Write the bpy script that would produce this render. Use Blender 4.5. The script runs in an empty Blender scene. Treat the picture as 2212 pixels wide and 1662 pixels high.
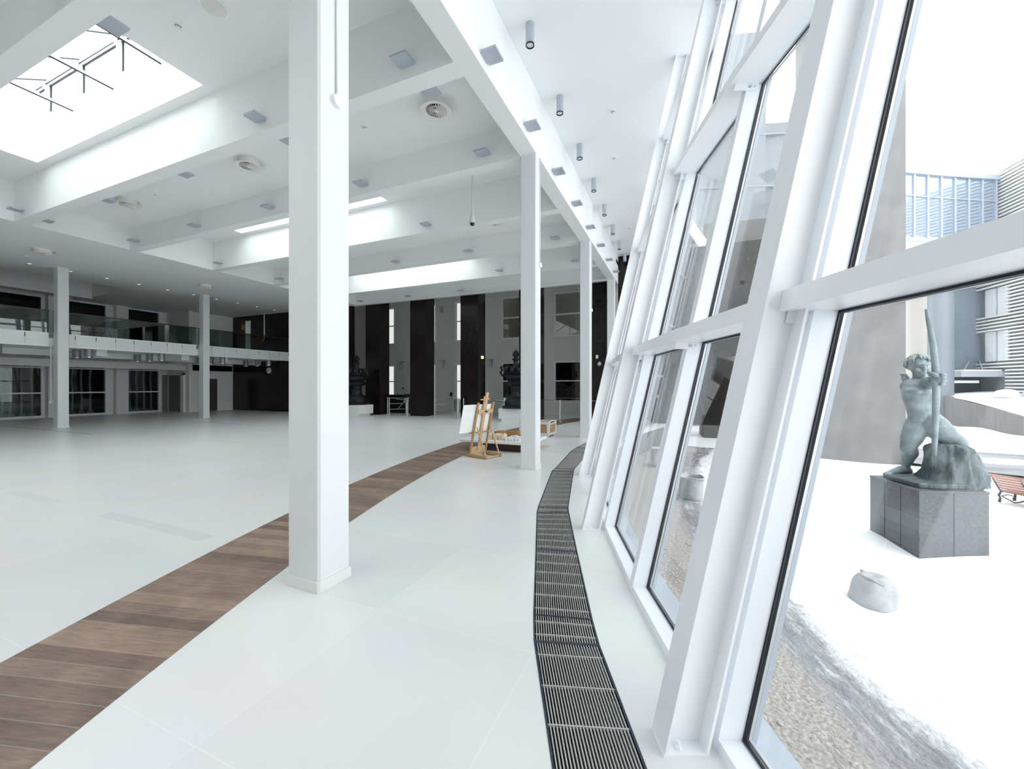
import bpy, bmesh, math, random
from mathutils import Vector, Matrix
random.seed(7)
SC = bpy.context.scene
COL = SC.collection
PI = math.pi
TH = math.radians(22.887)          # yaw of the viewpoint against the building's long axis
CT, ST = math.cos(TH), math.sin(TH)
EYE = 1.67

# ------------------------------------------------------------------ camera, sky, light, exposure
cam = bpy.data.cameras.new('camera')
cam.sensor_width = 36.0
cam.lens = 867.0 / 2212.0 * 36.0
cam.shift_y = 0.0005
cam.clip_end = 300
co = bpy.data.objects.new('camera', cam)
co.location = (0, 0, EYE)
co.rotation_euler = (PI / 2, 0, TH)
COL.objects.link(co)
SC.camera = co
SC.view_settings.view_transform = 'Standard'
SC.view_settings.look = 'None'
SC.view_settings.gamma = 1.0
SC.view_settings.use_curve_mapping = False
SC.view_settings.exposure = 1.0
w = bpy.data.worlds.new('overcast_sky')
SC.world = w
w.use_nodes = True
bg = w.node_tree.nodes['Background']
bg.inputs['Color'].default_value = (0.975, 0.985, 1.0, 1)
bg.inputs['Strength'].default_value = 2.4
cy = SC.cycles
cy.max_bounces = 9
cy.diffuse_bounces = 6
cy.glossy_bounces = 4
cy.transmission_bounces = 6
cy.transparent_max_bounces = 24
cy.use_denoising = True
cy.sample_clamp_indirect = 6.0
cy.caustics_reflective = False
cy.caustics_refractive = False

def fill_lamp(x, y, z, sx, sy, watts):  # area lamp added above a skylight, brightening the hall beyond the sky's own light
    l = bpy.data.lights.new('skylight_fill', 'AREA')
    l.shape = 'RECTANGLE'; l.size = sx; l.size_y = sy; l.energy = watts
    l.color = (1.0, 1.0, 1.0)
    o = bpy.data.objects.new('skylight_fill', l)
    o.location = (x, y, z)
    COL.objects.link(o)
SKY_BAYS = ((2.63, 4.9), (7.71, 10.04), (12.87, 15.25))
for y0, y1 in SKY_BAYS:
    fill_lamp(-11.7, (y0 + y1) / 2 + 0.1, 10.6, 6.9, 2.2, 135)

# ------------------------------------------------------------------ helpers
def W(r, fw, z=0.0):               # (right, forward) of the viewpoint -> building axes
    return Vector((r * CT - fw * ST, r * ST + fw * CT, z))

class MB:
    def __init__(s): s.v = []; s.f = []; s.uv = None
    def add(s, vs, fs):
        n = len(s.v); s.v += [Vector(p) for p in vs]; s.f += [tuple(i + n for i in f) for f in fs]
        return s
    def hexa(s, p):                # 8 points: bottom 4 ccw, top 4 ccw
        return s.add(p, [(0, 3, 2, 1), (4, 5, 6, 7), (0, 1, 5, 4), (1, 2, 6, 5), (2, 3, 7, 6), (3, 0, 4, 7)])
    def box(s, x0, x1, y0, y1, z0, z1):
        return s.hexa([(x0, y0, z0), (x1, y0, z0), (x1, y1, z0), (x0, y1, z0), (x0, y0, z1), (x1, y0, z1), (x1, y1, z1), (x0, y1, z1)])
    def bar(s, p, q, w_, h_, up=(0, 0, 1)):
        p, q = Vector(p), Vector(q); d = (q - p).normalized(); u = Vector(up)
        a = d.cross(u)
        if a.length < 1e-4: a = d.cross(Vector((1, 0, 0)))
        a.normalize(); b = a.cross(d).normalized()
        A = a * w_ / 2; B = b * h_ / 2
        return s.hexa([p - A - B, p + A - B, q + A - B, q - A - B, p - A + B, p + A + B, q + A + B, q - A + B])
    def prism(s, pts, z0, z1):
        n = len(pts)
        vs = [(x, y, z0) for x, y in pts] + [(x, y, z1) for x, y in pts]
        fs = [tuple(range(n - 1, -1, -1)), tuple(range(n, 2 * n))] + [(i, (i + 1) % n, n + (i + 1) % n, n + i) for i in range(n)]
        return s.add(vs, fs)
    def tube(s, pts, r, n=8, cap=True):
        pts = [Vector(p) for p in pts]; rs = r if isinstance(r, (list, tuple)) else [r] * len(pts)
        vs = []; fs = []; ref = None
        for i, p in enumerate(pts):
            d = (pts[min(i + 1, len(pts) - 1)] - pts[max(i - 1, 0)]).normalized()
            if ref is None:
                ref = d.cross(Vector((0, 0, 1)))
                if ref.length < 1e-3: ref = d.cross(Vector((1, 0, 0)))
            ref = (ref - d * ref.dot(d)).normalized(); b = d.cross(ref)
            for k in range(n):
                t = 2 * PI * k / n; vs.append(p + (ref * math.cos(t) + b * math.sin(t)) * rs[i])
        for i in range(len(pts) - 1):
            for k in range(n):
                fs.append((i * n + k, i * n + (k + 1) % n, (i + 1) * n + (k + 1) % n, (i + 1) * n + k))
        if cap:
            fs.append(tuple(range(n - 1, -1, -1))); fs.append(tuple(range((len(pts) - 1) * n, len(pts) * n)))
        return s.add(vs, fs)
    def lathe(s, prof, c=(0, 0, 0), n=24, wob=None, ring=False):
        vs = []; fs = []
        for i, (r, z) in enumerate(prof):
            for k in range(n):
                t = 2 * PI * k / n; rr = r * (wob(i, t) if wob else 1)
                vs.append((c[0] + rr * math.cos(t), c[1] + rr * math.sin(t), c[2] + z))
        m = len(prof)
        for i in range(m - 1):
            for k in range(n):
                fs.append((i * n + k, i * n + (k + 1) % n, (i + 1) * n + (k + 1) % n, (i + 1) * n + k))
        if ring:
            for k in range(n): fs.append(((m - 1) * n + k, (m - 1) * n + (k + 1) % n, (k + 1) % n, k))
        else:
            fs.append(tuple(range(n - 1, -1, -1))); fs.append(tuple(range((m - 1) * n, m * n)))
        return s.add(vs, fs)
    def ball(s, c, rx, ry=None, rz=None, n=12, m=8):
        ry = ry or rx; rz = rz or rx
        vs = [(c[0], c[1], c[2] - rz)]; fs = []
        for i in range(1, m):
            ph = -PI / 2 + PI * i / m
            for k in range(n):
                t = 2 * PI * k / n
                vs.append((c[0] + rx * math.cos(ph) * math.cos(t), c[1] + ry * math.cos(ph) * math.sin(t), c[2] + rz * math.sin(ph)))
        vs.append((c[0], c[1], c[2] + rz)); e = len(vs) - 1
        for k in range(n): fs.append((0, 1 + (k + 1) % n, 1 + k))
        for i in range(m - 2):
            for k in range(n):
                a = 1 + i * n; fs.append((a + k, a + (k + 1) % n, a + n + (k + 1) % n, a + n + k))
        a = 1 + (m - 2) * n
        for k in range(n): fs.append((a + k, a + (k + 1) % n, e))
        return s.add(vs, fs)
    def build(s, name, mat, parent=None, smooth=False, bevel=0.0, base=None, seg=2):
        off = Vector((0, 0, 0)); q = parent
        while q is not None: off += q.location; q = q.parent
        if parent is None:
            if base is None:
                xs = [p.x for p in s.v]; ys = [p.y for p in s.v]; zs = [p.z for p in s.v]
                base = ((min(xs) + max(xs)) / 2, (min(ys) + max(ys)) / 2, min(zs))
            off = Vector(base)
        me = bpy.data.meshes.new(name)
        me.from_pydata([p - off for p in s.v], [], s.f)
        if s.uv:
            L = me.uv_layers.new(name='uv')
            for i, l in enumerate(me.loops): L.data[i].uv = s.uv[l.vertex_index]
        me.update()
        bm = bmesh.new(); bm.from_mesh(me); bmesh.ops.recalc_face_normals(bm, faces=bm.faces); bm.to_mesh(me); bm.free()
        if smooth:
            for p in me.polygons: p.use_smooth = True
            if smooth == 'auto':
                try: me.set_sharp_from_angle(angle=math.radians(40))
                except Exception: pass
        me.materials.append(mat)
        o = bpy.data.objects.new(name, me); COL.objects.link(o)
        if parent is not None: o.parent = parent
        else: o.location = off
        if bevel:
            b = o.modifiers.new('bevel', 'BEVEL'); b.width = bevel; b.segments = seg; b.limit_method = 'ANGLE'
        return o

def tag(o, label=None, cat=None, group=None, kind=None):
    if label: o['label'] = label
    if cat: o['category'] = cat
    if group: o['group'] = group
    if kind: o['kind'] = kind
    return o
def thing(name, label, cat, loc=(0, 0, 0), group=None, kind=None):
    o = bpy.data.objects.new(name, None); COL.objects.link(o); o.location = loc; o.empty_display_size = 0.1
    return tag(o, label, cat, group, kind)
def struct(name, loc=(0, 0, 0)):
    o = bpy.data.objects.new(name, None); COL.objects.link(o); o.location = loc; o['kind'] = 'structure'
    return o
def dup(root, loc, rotz=None, label=None, group=None):
    r = root.copy(); COL.objects.link(r); r.location = loc
    if rotz is not None: r.rotation_euler = (0, 0, rotz)
    if label: r['label'] = label
    if group: r['group'] = group
    for ch in list(root.children):
        c = ch.copy(); COL.objects.link(c); c.parent = r
        for g in list(ch.children):
            d = g.copy(); COL.objects.link(d); d.parent = c
    return r
ORD = ['nearest', 'second', 'third', 'fourth', 'fifth', 'sixth', 'seventh', 'eighth', 'ninth', 'tenth', 'eleventh', 'twelfth']

# ------------------------------------------------------------------ materials
def mat(name, col, rough=0.5, metal=0.0, spec=0.5, noise=0.0, nscale=8.0, bump=0.0, bscale=60.0, col2=None, stretch=None):
    m = bpy.data.materials.new(name); m.use_nodes = True
    nt = m.node_tree; b = nt.nodes['Principled BSDF']
    b.inputs['Roughness'].default_value = rough; b.inputs['Metallic'].default_value = metal
    b.inputs['Specular IOR Level'].default_value = spec
    b.inputs['Base Color'].default_value = (*col, 1)
    tc = nt.nodes.new('ShaderNodeTexCoord'); src = tc.outputs['Object']
    if stretch:
        mp = nt.nodes.new('ShaderNodeMapping'); mp.inputs['Scale'].default_value = stretch
        nt.links.new(src, mp.inputs['Vector']); src = mp.outputs['Vector']
    if noise or col2:
        n = nt.nodes.new('ShaderNodeTexNoise'); n.inputs['Scale'].default_value = nscale; n.inputs['Detail'].default_value = 5
        nt.links.new(src, n.inputs['Vector'])
        r = nt.nodes.new('ShaderNodeValToRGB'); r.color_ramp.elements[0].position = 0.3; r.color_ramp.elements[1].position = 0.7
        c2 = col2 or tuple(c * (1 - noise) for c in col)
        r.color_ramp.elements[0].color = (*c2, 1); r.color_ramp.elements[1].color = (*col, 1)
        nt.links.new(n.outputs['Fac'], r.inputs['Fac']); nt.links.new(r.outputs['Color'], b.inputs['Base Color'])
    if bump:
        n2 = nt.nodes.new('ShaderNodeTexNoise'); n2.inputs['Scale'].default_value = bscale; n2.inputs['Detail'].default_value = 4
        nt.links.new(src, n2.inputs['Vector'])
        bp = nt.nodes.new('ShaderNodeBump'); bp.inputs['Strength'].default_value = bump; bp.inputs['Distance'].default_value = 0.02
        nt.links.new(n2.outputs['Fac'], bp.inputs['Height']); nt.links.new(bp.outputs['Normal'], b.inputs['Normal'])
    return m

def glass(name, tint, refl=1.0, base=0.04):
    m = bpy.data.materials.new(name); m.use_nodes = True; nt = m.node_tree; nt.nodes.clear()
    out = nt.nodes.new('ShaderNodeOutputMaterial'); tr = nt.nodes.new('ShaderNodeBsdfTransparent'); gl = nt.nodes.new('ShaderNodeBsdfGlossy')
    tr.inputs['Color'].default_value = (*tint, 1); gl.inputs['Roughness'].default_value = 0.0; gl.inputs['Color'].default_value = (refl, refl, refl, 1)
    lw = nt.nodes.new('ShaderNodeLayerWeight'); lw.inputs['Blend'].default_value = 0.5
    pw = nt.nodes.new('ShaderNodeMath'); pw.operation = 'POWER'; pw.inputs[1].default_value = 5.0
    ma = nt.nodes.new('ShaderNodeMath'); ma.operation = 'MULTIPLY_ADD'; ma.inputs[1].default_value = 1 - base; ma.inputs[2].default_value = base
    mx = nt.nodes.new('ShaderNodeMixShader')
    nt.links.new(lw.outputs['Facing'], pw.inputs[0]); nt.links.new(pw.outputs[0], ma.inputs[0]); nt.links.new(ma.outputs[0], mx.inputs['Fac'])
    nt.links.new(tr.outputs[0], mx.inputs[1]); nt.links.new(gl.outputs[0], mx.inputs[2]); nt.links.new(mx.outputs[0], out.inputs['Surface'])
    return m

def emis(name, col, s):
    m = bpy.data.materials.new(name); m.use_nodes = True; b = m.node_tree.nodes['Principled BSDF']
    b.inputs['Base Color'].default_value = (*col, 1); b.inputs['Emission Color'].default_value = (*col, 1); b.inputs['Emission Strength'].default_value = s
    return m

M_WALL = mat('white_wall_paint', (0.80, 0.815, 0.81), 0.75)
M_CEIL = mat('white_ceiling_paint', (0.83, 0.84, 0.84), 0.8)
M_PANEL = mat('ceiling_panel_white', (0.86, 0.87, 0.88), 0.7)
M_COLUMN = mat('column_paint', (0.70, 0.715, 0.725), 0.45)
M_SKIRT = mat('column_skirting_stone', (0.72, 0.72, 0.70), 0.4)
M_STEEL = mat('white_painted_steel', (0.85, 0.865, 0.885), 0.35)
M_FRAME = mat('white_window_frame', (0.84, 0.86, 0.90), 0.3)
M_GASKET = mat('black_rubber_gasket', (0.012, 0.014, 0.02), 0.5)
M_SPACER = mat('light_grey_spacer', (0.62, 0.63, 0.64), 0.35, 0.3)
M_OUTSILL = mat('blue_grey_sill', (0.42, 0.48, 0.55), 0.35)
M_GLASS = glass('facade_glass', (0.85, 0.865, 0.865), 1.0, 0.065)
M_GLASS2 = glass('clear_glass', (0.93, 0.96, 0.95), 1.0, 0.04)
M_GREEN = glass('green_balustrade_glass', (0.47, 0.55, 0.53), 1.0, 0.07)
M_LOBBY = glass('lobby_window_glass', (0.42, 0.43, 0.42), 1.0, 0.05)
M_TINTED = glass('dark_tinted_window', (0.62, 0.68, 0.70), 0.9, 0.035)
M_DARKPANE = mat('dark_window_glass', (0.006, 0.009, 0.011), 0.02, spec=0.9)
M_GREYMET = mat('silver_grey_metal', (0.46, 0.50, 0.56), 0.45, 0.2)
M_CHROME = mat('brushed_chrome', (0.62, 0.62, 0.62), 0.22, 0.9)
M_ALU = mat('lamp_aluminium', (0.27, 0.28, 0.30), 0.4, 0.3)
M_BLACK = mat('black_plastic', (0.01, 0.01, 0.012), 0.35)
M_DIFF = mat('ivory_diffuser_plastic', (0.80, 0.78, 0.76), 0.5)
M_STONE = mat('dark_brown_granite', (0.013, 0.009, 0.008), 0.18, spec=0.32, noise=0.4, nscale=9, stretch=(1, 1, 0.35))
M_STONE2 = mat('dark_polished_granite_wall', (0.012, 0.009, 0.011), 0.2, spec=0.35, noise=0.5, nscale=5)
M_BRONZE = mat('dark_bronze', (0.020, 0.022, 0.028), 0.42, 0.55, bump=0.5, bscale=22)
M_PINE = mat('pine_wood', (0.70, 0.47, 0.27), 0.45, noise=0.28, nscale=3, stretch=(14, 14, 1.5))
M_PINE2 = mat('darker_pine_wood', (0.52, 0.31, 0.14), 0.45, noise=0.3, nscale=3, stretch=(3, 14, 14))
M_CANVAS = mat('white_canvas', (0.86, 0.86, 0.85), 0.8, bump=0.1, bscale=300)
M_PLINTHW = mat('white_plinth_lacquer', (0.80, 0.80, 0.79), 0.4)
M_PLY = mat('crate_plywood', (0.46, 0.27, 0.12), 0.6, noise=0.35, nscale=5, stretch=(2, 2, 9))
M_CRATEF = mat('grey_crate_frame', (0.62, 0.63, 0.65), 0.5)
M_RAIL = mat('brown_handrail', (0.030, 0.017, 0.013), 0.4)
M_FASCIA = mat('frosted_fascia_glass', (0.74, 0.78, 0.77), 0.25)
M_DOORG = mat('grey_door_paint', (0.19, 0.19, 0.17), 0.5)
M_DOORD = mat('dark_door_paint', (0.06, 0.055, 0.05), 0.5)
M_TRENCH = mat('trench_dark', (0.03, 0.028, 0.026), 0.8, col2=(0.075, 0.068, 0.06), nscale=3)
M_GRATE = mat('grey_steel_grate', (0.50, 0.50, 0.49), 0.35, 0.35)
M_GRATEF = mat('dark_grate_edge', (0.05, 0.06, 0.085), 0.4, 0.5)
M_SNOW = mat('snow', (0.86, 0.88, 0.90), 0.75, bump=0.35, bscale=3.0)
M_SNOWD = mat('trodden_snow', (0.83, 0.85, 0.88), 0.8, col2=(0.55, 0.57, 0.60), nscale=1.6, bump=0.6, bscale=9, stretch=(1, 0.35, 1))
M_SLUSH = mat('grey_slush', (0.30, 0.30, 0.32), 0.6, col2=(0.55, 0.56, 0.58), nscale=3.5, bump=0.6, bscale=14)
M_GRAVEL = mat('pale_gravel', (0.56, 0.52, 0.48), 0.9, col2=(0.36, 0.34, 0.32), nscale=22, bump=0.9, bscale=50)
def verge_material():
    m = bpy.data.materials.new('gravel_to_slush_to_snow'); m.use_nodes = True; nt = m.node_tree; b = nt.nodes['Principled BSDF']; b.inputs['Roughness'].default_value = 0.85
    uv = nt.nodes.new('ShaderNodeUVMap'); uv.uv_map = 'uv'; sx = nt.nodes.new('ShaderNodeSeparateXYZ'); nt.links.new(uv.outputs['UV'], sx.inputs[0])
    def noise(sc, det=6, vec=None, rough=0.6):
        n = nt.nodes.new('ShaderNodeTexNoise'); n.inputs['Scale'].default_value = sc; n.inputs['Detail'].default_value = det; n.inputs['Roughness'].default_value = rough
        nt.links.new(vec or uv.outputs['UV'], n.inputs['Vector']); return n.outputs['Fac']
    def math_(op, a, b_, c_=None):
        n = nt.nodes.new('ShaderNodeMath'); n.operation = op
        for i, q in enumerate((a, b_, c_)):
            if q is None: continue
            if isinstance(q, (int, float)): n.inputs[i].default_value = q
            else: nt.links.new(q, n.inputs[i])
        return n.outputs[0]
    def ramp(f, *st):
        r = nt.nodes.new('ShaderNodeValToRGB'); e = r.color_ramp.elements
        e[0].position, e[0].color = st[0][0], (*st[0][1], 1); e[1].position, e[1].color = st[-1][0], (*st[-1][1], 1)
        for p, c in st[1:-1]: k = e.new(p); k.color = (*c, 1)
        nt.links.new(f, r.inputs['Fac']); return r.outputs['Color']
    mp = nt.nodes.new('ShaderNodeMapping'); mp.inputs['Scale'].default_value = (2.2, 0.5, 1); nt.links.new(uv.outputs['UV'], mp.inputs['Vector'])
    dd = math_('MULTIPLY_ADD', math_('SUBTRACT', noise(1.6, 7, mp.outputs[0]), 0.5), 0.75, sx.outputs['X'])
    dd = math_('MULTIPLY_ADD', math_('SUBTRACT', noise(14, 5), 0.5), 0.22, dd)
    vo = nt.nodes.new('ShaderNodeTexVoronoi'); vo.inputs['Scale'].default_value = 24; nt.links.new(uv.outputs['UV'], vo.inputs['Vector'])
    grav = ramp(noise(30, 6), (0.3, (0.21, 0.19, 0.17)), (0.5, (0.37, 0.34, 0.31)), (0.68, (0.52, 0.49, 0.46)))
    slush = ramp(noise(5, 6, mp.outputs[0]), (0.32, (0.17, 0.17, 0.185)), (0.55, (0.29, 0.29, 0.31)), (0.72, (0.62, 0.63, 0.66)))
    snow = ramp(noise(7, 5), (0.3, (0.62, 0.63, 0.66)), (0.55, (0.86, 0.88, 0.90)))
    def mix(f, a, b_):
        n = nt.nodes.new('ShaderNodeMix'); n.data_type = 'RGBA'; nt.links.new(f, n.inputs['Factor']); nt.links.new(a, n.inputs['A']); nt.links.new(b_, n.inputs['B']); return n.outputs['Result']
    def step(lo, hi):
        n = nt.nodes.new('ShaderNodeMapRange'); n.inputs['From Min'].default_value = lo; n.inputs['From Max'].default_value = hi; nt.links.new(dd, n.inputs['Value']); return n.outputs[0]
    col = mix(step(2.46, 2.74), mix(step(1.90, 2.08), grav, slush), snow)
    nt.links.new(col, b.inputs['Base Color'])
    bp = nt.nodes.new('ShaderNodeBump'); bp.inputs['Strength'].default_value = 0.7; bp.inputs['Distance'].default_value = 0.03
    nt.links.new(math_('ADD', noise(26, 6), math_('MULTIPLY', vo.outputs['Distance'], 0.7)), bp.inputs['Height']); nt.links.new(bp.outputs['Normal'], b.inputs['Normal'])
    return m
M_VERGE = verge_material()
M_ROAD = mat('wet_asphalt', (0.12, 0.122, 0.135), 0.5, col2=(0.36, 0.37, 0.40), nscale=0.7, stretch=(0.4, 1.2, 1))
M_GRANITE = mat('grey_granite', (0.135, 0.137, 0.15), 0.35, col2=(0.08, 0.083, 0.094), nscale=28)
M_PYLON = mat('weathered_stone_cladding', (0.165, 0.162, 0.16), 0.6, col2=(0.112, 0.109, 0.107), nscale=1.2, bump=0.2, bscale=20)
M_PATINA = mat('bronze_patina', (0.27, 0.335, 0.35), 0.5, 0.0, col2=(0.12, 0.155, 0.165), nscale=4, bump=0.8, bscale=11)
M_ROCK = mat('bronze_rock', (0.14, 0.18, 0.19), 0.6, 0.0, col2=(0.04, 0.055, 0.06), nscale=7, bump=0.9, bscale=18, stretch=(2.2, 2.2, 0.6))
M_BENCH = mat('red_brown_bench_wood', (0.50, 0.26, 0.20), 0.6, noise=0.35, nscale=6, stretch=(6, 1, 6))
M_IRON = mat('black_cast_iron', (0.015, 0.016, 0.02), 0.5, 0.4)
M_SACK = mat('white_woven_sack', (0.45, 0.46, 0.475), 0.75, noise=0.2, nscale=7, bump=0.5, bscale=18)
M_CONC = mat('grey_concrete', (0.20, 0.197, 0.195), 0.8, col2=(0.14, 0.138, 0.138), nscale=1.4, stretch=(4, 4, 0.4), bump=0.2, bscale=20)
M_BLUEW = mat('blue_grey_cladding', (0.20, 0.25, 0.30), 0.5, noise=0.15, nscale=0.6)
M_BLUED = mat('dark_blue_recess', (0.035, 0.05, 0.07), 0.5)
M_CYL = mat('pale_blue_cylinder_cladding', (0.20, 0.225, 0.255), 0.45)
M_CREAM = mat('cream_cladding', (0.86, 0.81, 0.75), 0.6)
M_BEIGE = mat('beige_tile_cladding', (0.25, 0.21, 0.17), 0.6)
M_TOWER = mat('pale_grey_render', (0.17, 0.185, 0.20), 0.6, noise=0.1, nscale=0.3)
M_LOUVER = mat('white_louvre', (0.84, 0.83, 0.80), 0.5)
M_LOUVBACK = mat('grey_louvre_backing', (0.25, 0.27, 0.29), 0.6)
M_CURTP = mat('reflective_facade_pane', (0.42, 0.50, 0.62), 0.06, 0.55)
M_CURTF = mat('pale_blue_mullions', (0.38, 0.44, 0.52), 0.4)
M_WARM = emis('warm_lamp_glow', (1.0, 0.8, 0.35), 0.9)
M_LAMPIN = mat('lamp_lens', (0.75, 0.76, 0.78), 0.25)
M_SPOT = emis('lit_downlight', (1.0, 0.99, 0.95), 0.5)
M_RED = mat('red_enamel', (0.35, 0.01, 0.015), 0.4)
M_MODELB = mat('beige_model_card', (0.72, 0.60, 0.46), 0.7)
M_MODELW = mat('white_model_card', (0.80, 0.84, 0.87), 0.6)
M_MODELO = mat('ochre_model_wood', (0.44, 0.25, 0.09), 0.6, noise=0.3, nscale=9)
M_MAROON = mat('dark_maroon_base', (0.030, 0.012, 0.012), 0.35)
M_REAR = mat('mid_grey_rear_wall', (0.5, 0.505, 0.5), 0.7)
M_GREYWALL = mat('lobby_wall_paint', (0.72, 0.725, 0.70), 0.8)

def floor_material():
    m = bpy.data.materials.new('pale_floor_tiles'); m.use_nodes = True; nt = m.node_tree; b = nt.nodes['Principled BSDF']
    b.inputs['Roughness'].default_value = 0.3; b.inputs['Specular IOR Level'].default_value = 0.45
    g = nt.nodes.new('ShaderNodeNewGeometry')
    mp = nt.nodes.new('ShaderNodeMapping'); mp.inputs['Location'].default_value = (0.85, -1.138, 0)
    nt.links.new(g.outputs['Position'], mp.inputs['Vector'])
    br = nt.nodes.new('ShaderNodeTexBrick'); br.offset = 0.0; br.squash = 1.0
    br.inputs['Scale'].default_value = 1.0; br.inputs['Brick Width'].default_value = 1.22; br.inputs['Row Height'].default_value = 1.22
    br.inputs['Mortar Size'].default_value = 0.003; br.inputs['Mortar Smooth'].default_value = 0.2
    br.inputs['Color1'].default_value = (0.775, 0.785, 0.78, 1); br.inputs['Color2'].default_value = (0.735, 0.748, 0.745, 1); br.inputs['Mortar'].default_value = (0.83, 0.835, 0.83, 1)
    nt.links.new(mp.outputs['Vector'], br.inputs['Vector'])
    n = nt.nodes.new('ShaderNodeTexNoise'); n.inputs['Scale'].default_value = 1.1; n.inputs['Detail'].default_value = 6
    nt.links.new(g.outputs['Position'], n.inputs['Vector'])
    mx = nt.nodes.new('ShaderNodeMix'); mx.data_type = 'RGBA'; mx.blend_type = 'MULTIPLY'; mx.inputs['Factor'].default_value = 0.12
    nt.links.new(br.outputs['Color'], mx.inputs['A']); nt.links.new(n.outputs['Color'], mx.inputs['B'])
    nt.links.new(mx.outputs['Result'], b.inputs['Base Color'])
    return m
M_FLOOR = floor_material()
M_BAND = mat('grey_floor_band', (0.66, 0.67, 0.67), 0.35)
M_SEAM = mat('dark_floor_seam', (0.22, 0.22, 0.21), 0.4)

def plank_material():
    m = bpy.data.materials.new('worn_brown_planks'); m.use_nodes = True; nt = m.node_tree; b = nt.nodes['Principled BSDF']
    b.inputs['Roughness'].default_value = 0.42
    uv = nt.nodes.new('ShaderNodeUVMap'); uv.uv_map = 'uv'
    sx = nt.nodes.new('ShaderNodeSeparateXYZ'); nt.links.new(uv.outputs['UV'], sx.inputs[0])
    dv = nt.nodes.new('ShaderNodeMath'); dv.operation = 'DIVIDE'; dv.inputs[1].default_value = 0.128
    nt.links.new(sx.outputs['Y'], dv.inputs[0])
    fl = nt.nodes.new('ShaderNodeMath'); fl.operation = 'FLOOR'; nt.links.new(dv.outputs[0], fl.inputs[0])
    wn = nt.nodes.new('ShaderNodeTexWhiteNoise'); wn.noise_dimensions = '1D'; nt.links.new(fl.outputs[0], wn.inputs['W'])
    fr = nt.nodes.new('ShaderNodeMath'); fr.operation = 'FRACT'; nt.links.new(dv.outputs[0], fr.inputs[0])
    jt = nt.nodes.new('ShaderNodeMath'); jt.operation = 'LESS_THAN'; jt.inputs[1].default_value = 0.035; nt.links.new(fr.outputs[0], jt.inputs[0])
    mp = nt.nodes.new('ShaderNodeMapping'); mp.inputs['Scale'].default_value = (4.0, 34, 1)
    ad = nt.nodes.new('ShaderNodeVectorMath'); ad.operation = 'ADD'
    nt.links.new(uv.outputs['UV'], ad.inputs[0]); nt.links.new(wn.outputs['Color'], ad.inputs[1]); nt.links.new(ad.outputs[0], mp.inputs['Vector'])
    n = nt.nodes.new('ShaderNodeTexNoise'); n.inputs['Scale'].default_value = 1.6; n.inputs['Detail'].default_value = 8; n.inputs['Roughness'].default_value = 0.65
    nt.links.new(mp.outputs['Vector'], n.inputs['Vector'])
    n3 = nt.nodes.new('ShaderNodeTexNoise'); n3.inputs['Scale'].default_value = 3.5; n3.inputs['Detail'].default_value = 5
    nt.links.new(uv.outputs['UV'], n3.inputs['Vector'])
    s1 = nt.nodes.new('ShaderNodeMath'); s1.operation = 'MULTIPLY_ADD'; s1.inputs[1].default_value = 0.30; nt.links.new(wn.outputs['Value'], s1.inputs[0])
    s2 = nt.nodes.new('ShaderNodeMath'); s2.operation = 'MULTIPLY'; s2.inputs[1].default_value = 0.62; nt.links.new(n.outputs['Fac'], s2.inputs[0])
    nt.links.new(s2.outputs[0], s1.inputs[2])
    s3 = nt.nodes.new('ShaderNodeMath'); s3.operation = 'MULTIPLY_ADD'; s3.inputs[1].default_value = 0.42; nt.links.new(n3.outputs['Fac'], s3.inputs[0]); nt.links.new(s1.outputs[0], s3.inputs[2])
    rp = nt.nodes.new('ShaderNodeValToRGB'); e = rp.color_ramp.elements
    e[0].position = 0.36; e[0].color = (0.085, 0.056, 0.043, 1); e[1].position = 0.95; e[1].color = (0.38, 0.27, 0.195, 1)
    k = rp.color_ramp.elements.new(0.66); k.color = (0.21, 0.142, 0.105, 1)
    nt.links.new(s3.outputs[0], rp.inputs['Fac'])
    mx = nt.nodes.new('ShaderNodeMix'); mx.data_type = 'RGBA'; mx.inputs['B'].default_value = (0.36, 0.34, 0.32, 1)
    jj = nt.nodes.new('ShaderNodeMath'); jj.operation = 'MULTIPLY'; jj.inputs[1].default_value = 0.6; nt.links.new(jt.outputs[0], jj.inputs[0])
    nt.links.new(jj.outputs[0], mx.inputs['Factor']); nt.links.new(rp.outputs['Color'], mx.inputs['A']); nt.links.new(mx.outputs['Result'], b.inputs['Base Color'])
    return m
M_PLANK = plank_material()

# ------------------------------------------------------------------ the curved glass front: plan geometry
FC = (27.13, 2.0); FR = 26.45; TILT = 0.225; A0 = -0.27; DA = 6.11
def FA(a, d, z, lean=True):        # angle in degrees, offset outwards, height
    ar = math.radians(a); R = FR - d - (TILT * z if lean else 0)
    return W(FC[0] - R * math.cos(ar), FC[1] + R * math.sin(ar), z)
def fbox(mb, a0, a1, d0, d1, z0, z1):
    return mb.hexa([FA(a0, d0, z0), FA(a0, d1, z0), FA(a1, d1, z0), FA(a1, d0, z0), FA(a0, d0, z1), FA(a0, d1, z1), FA(a1, d1, z1), FA(a1, d0, z1)])
def deg(m_): return math.degrees(m_ / FR)
PK = list(range(-2, 7))            # steel posts
JK = list(range(-6, 13))           # glass facets, two to each bay
HTOP = 7.47

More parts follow.
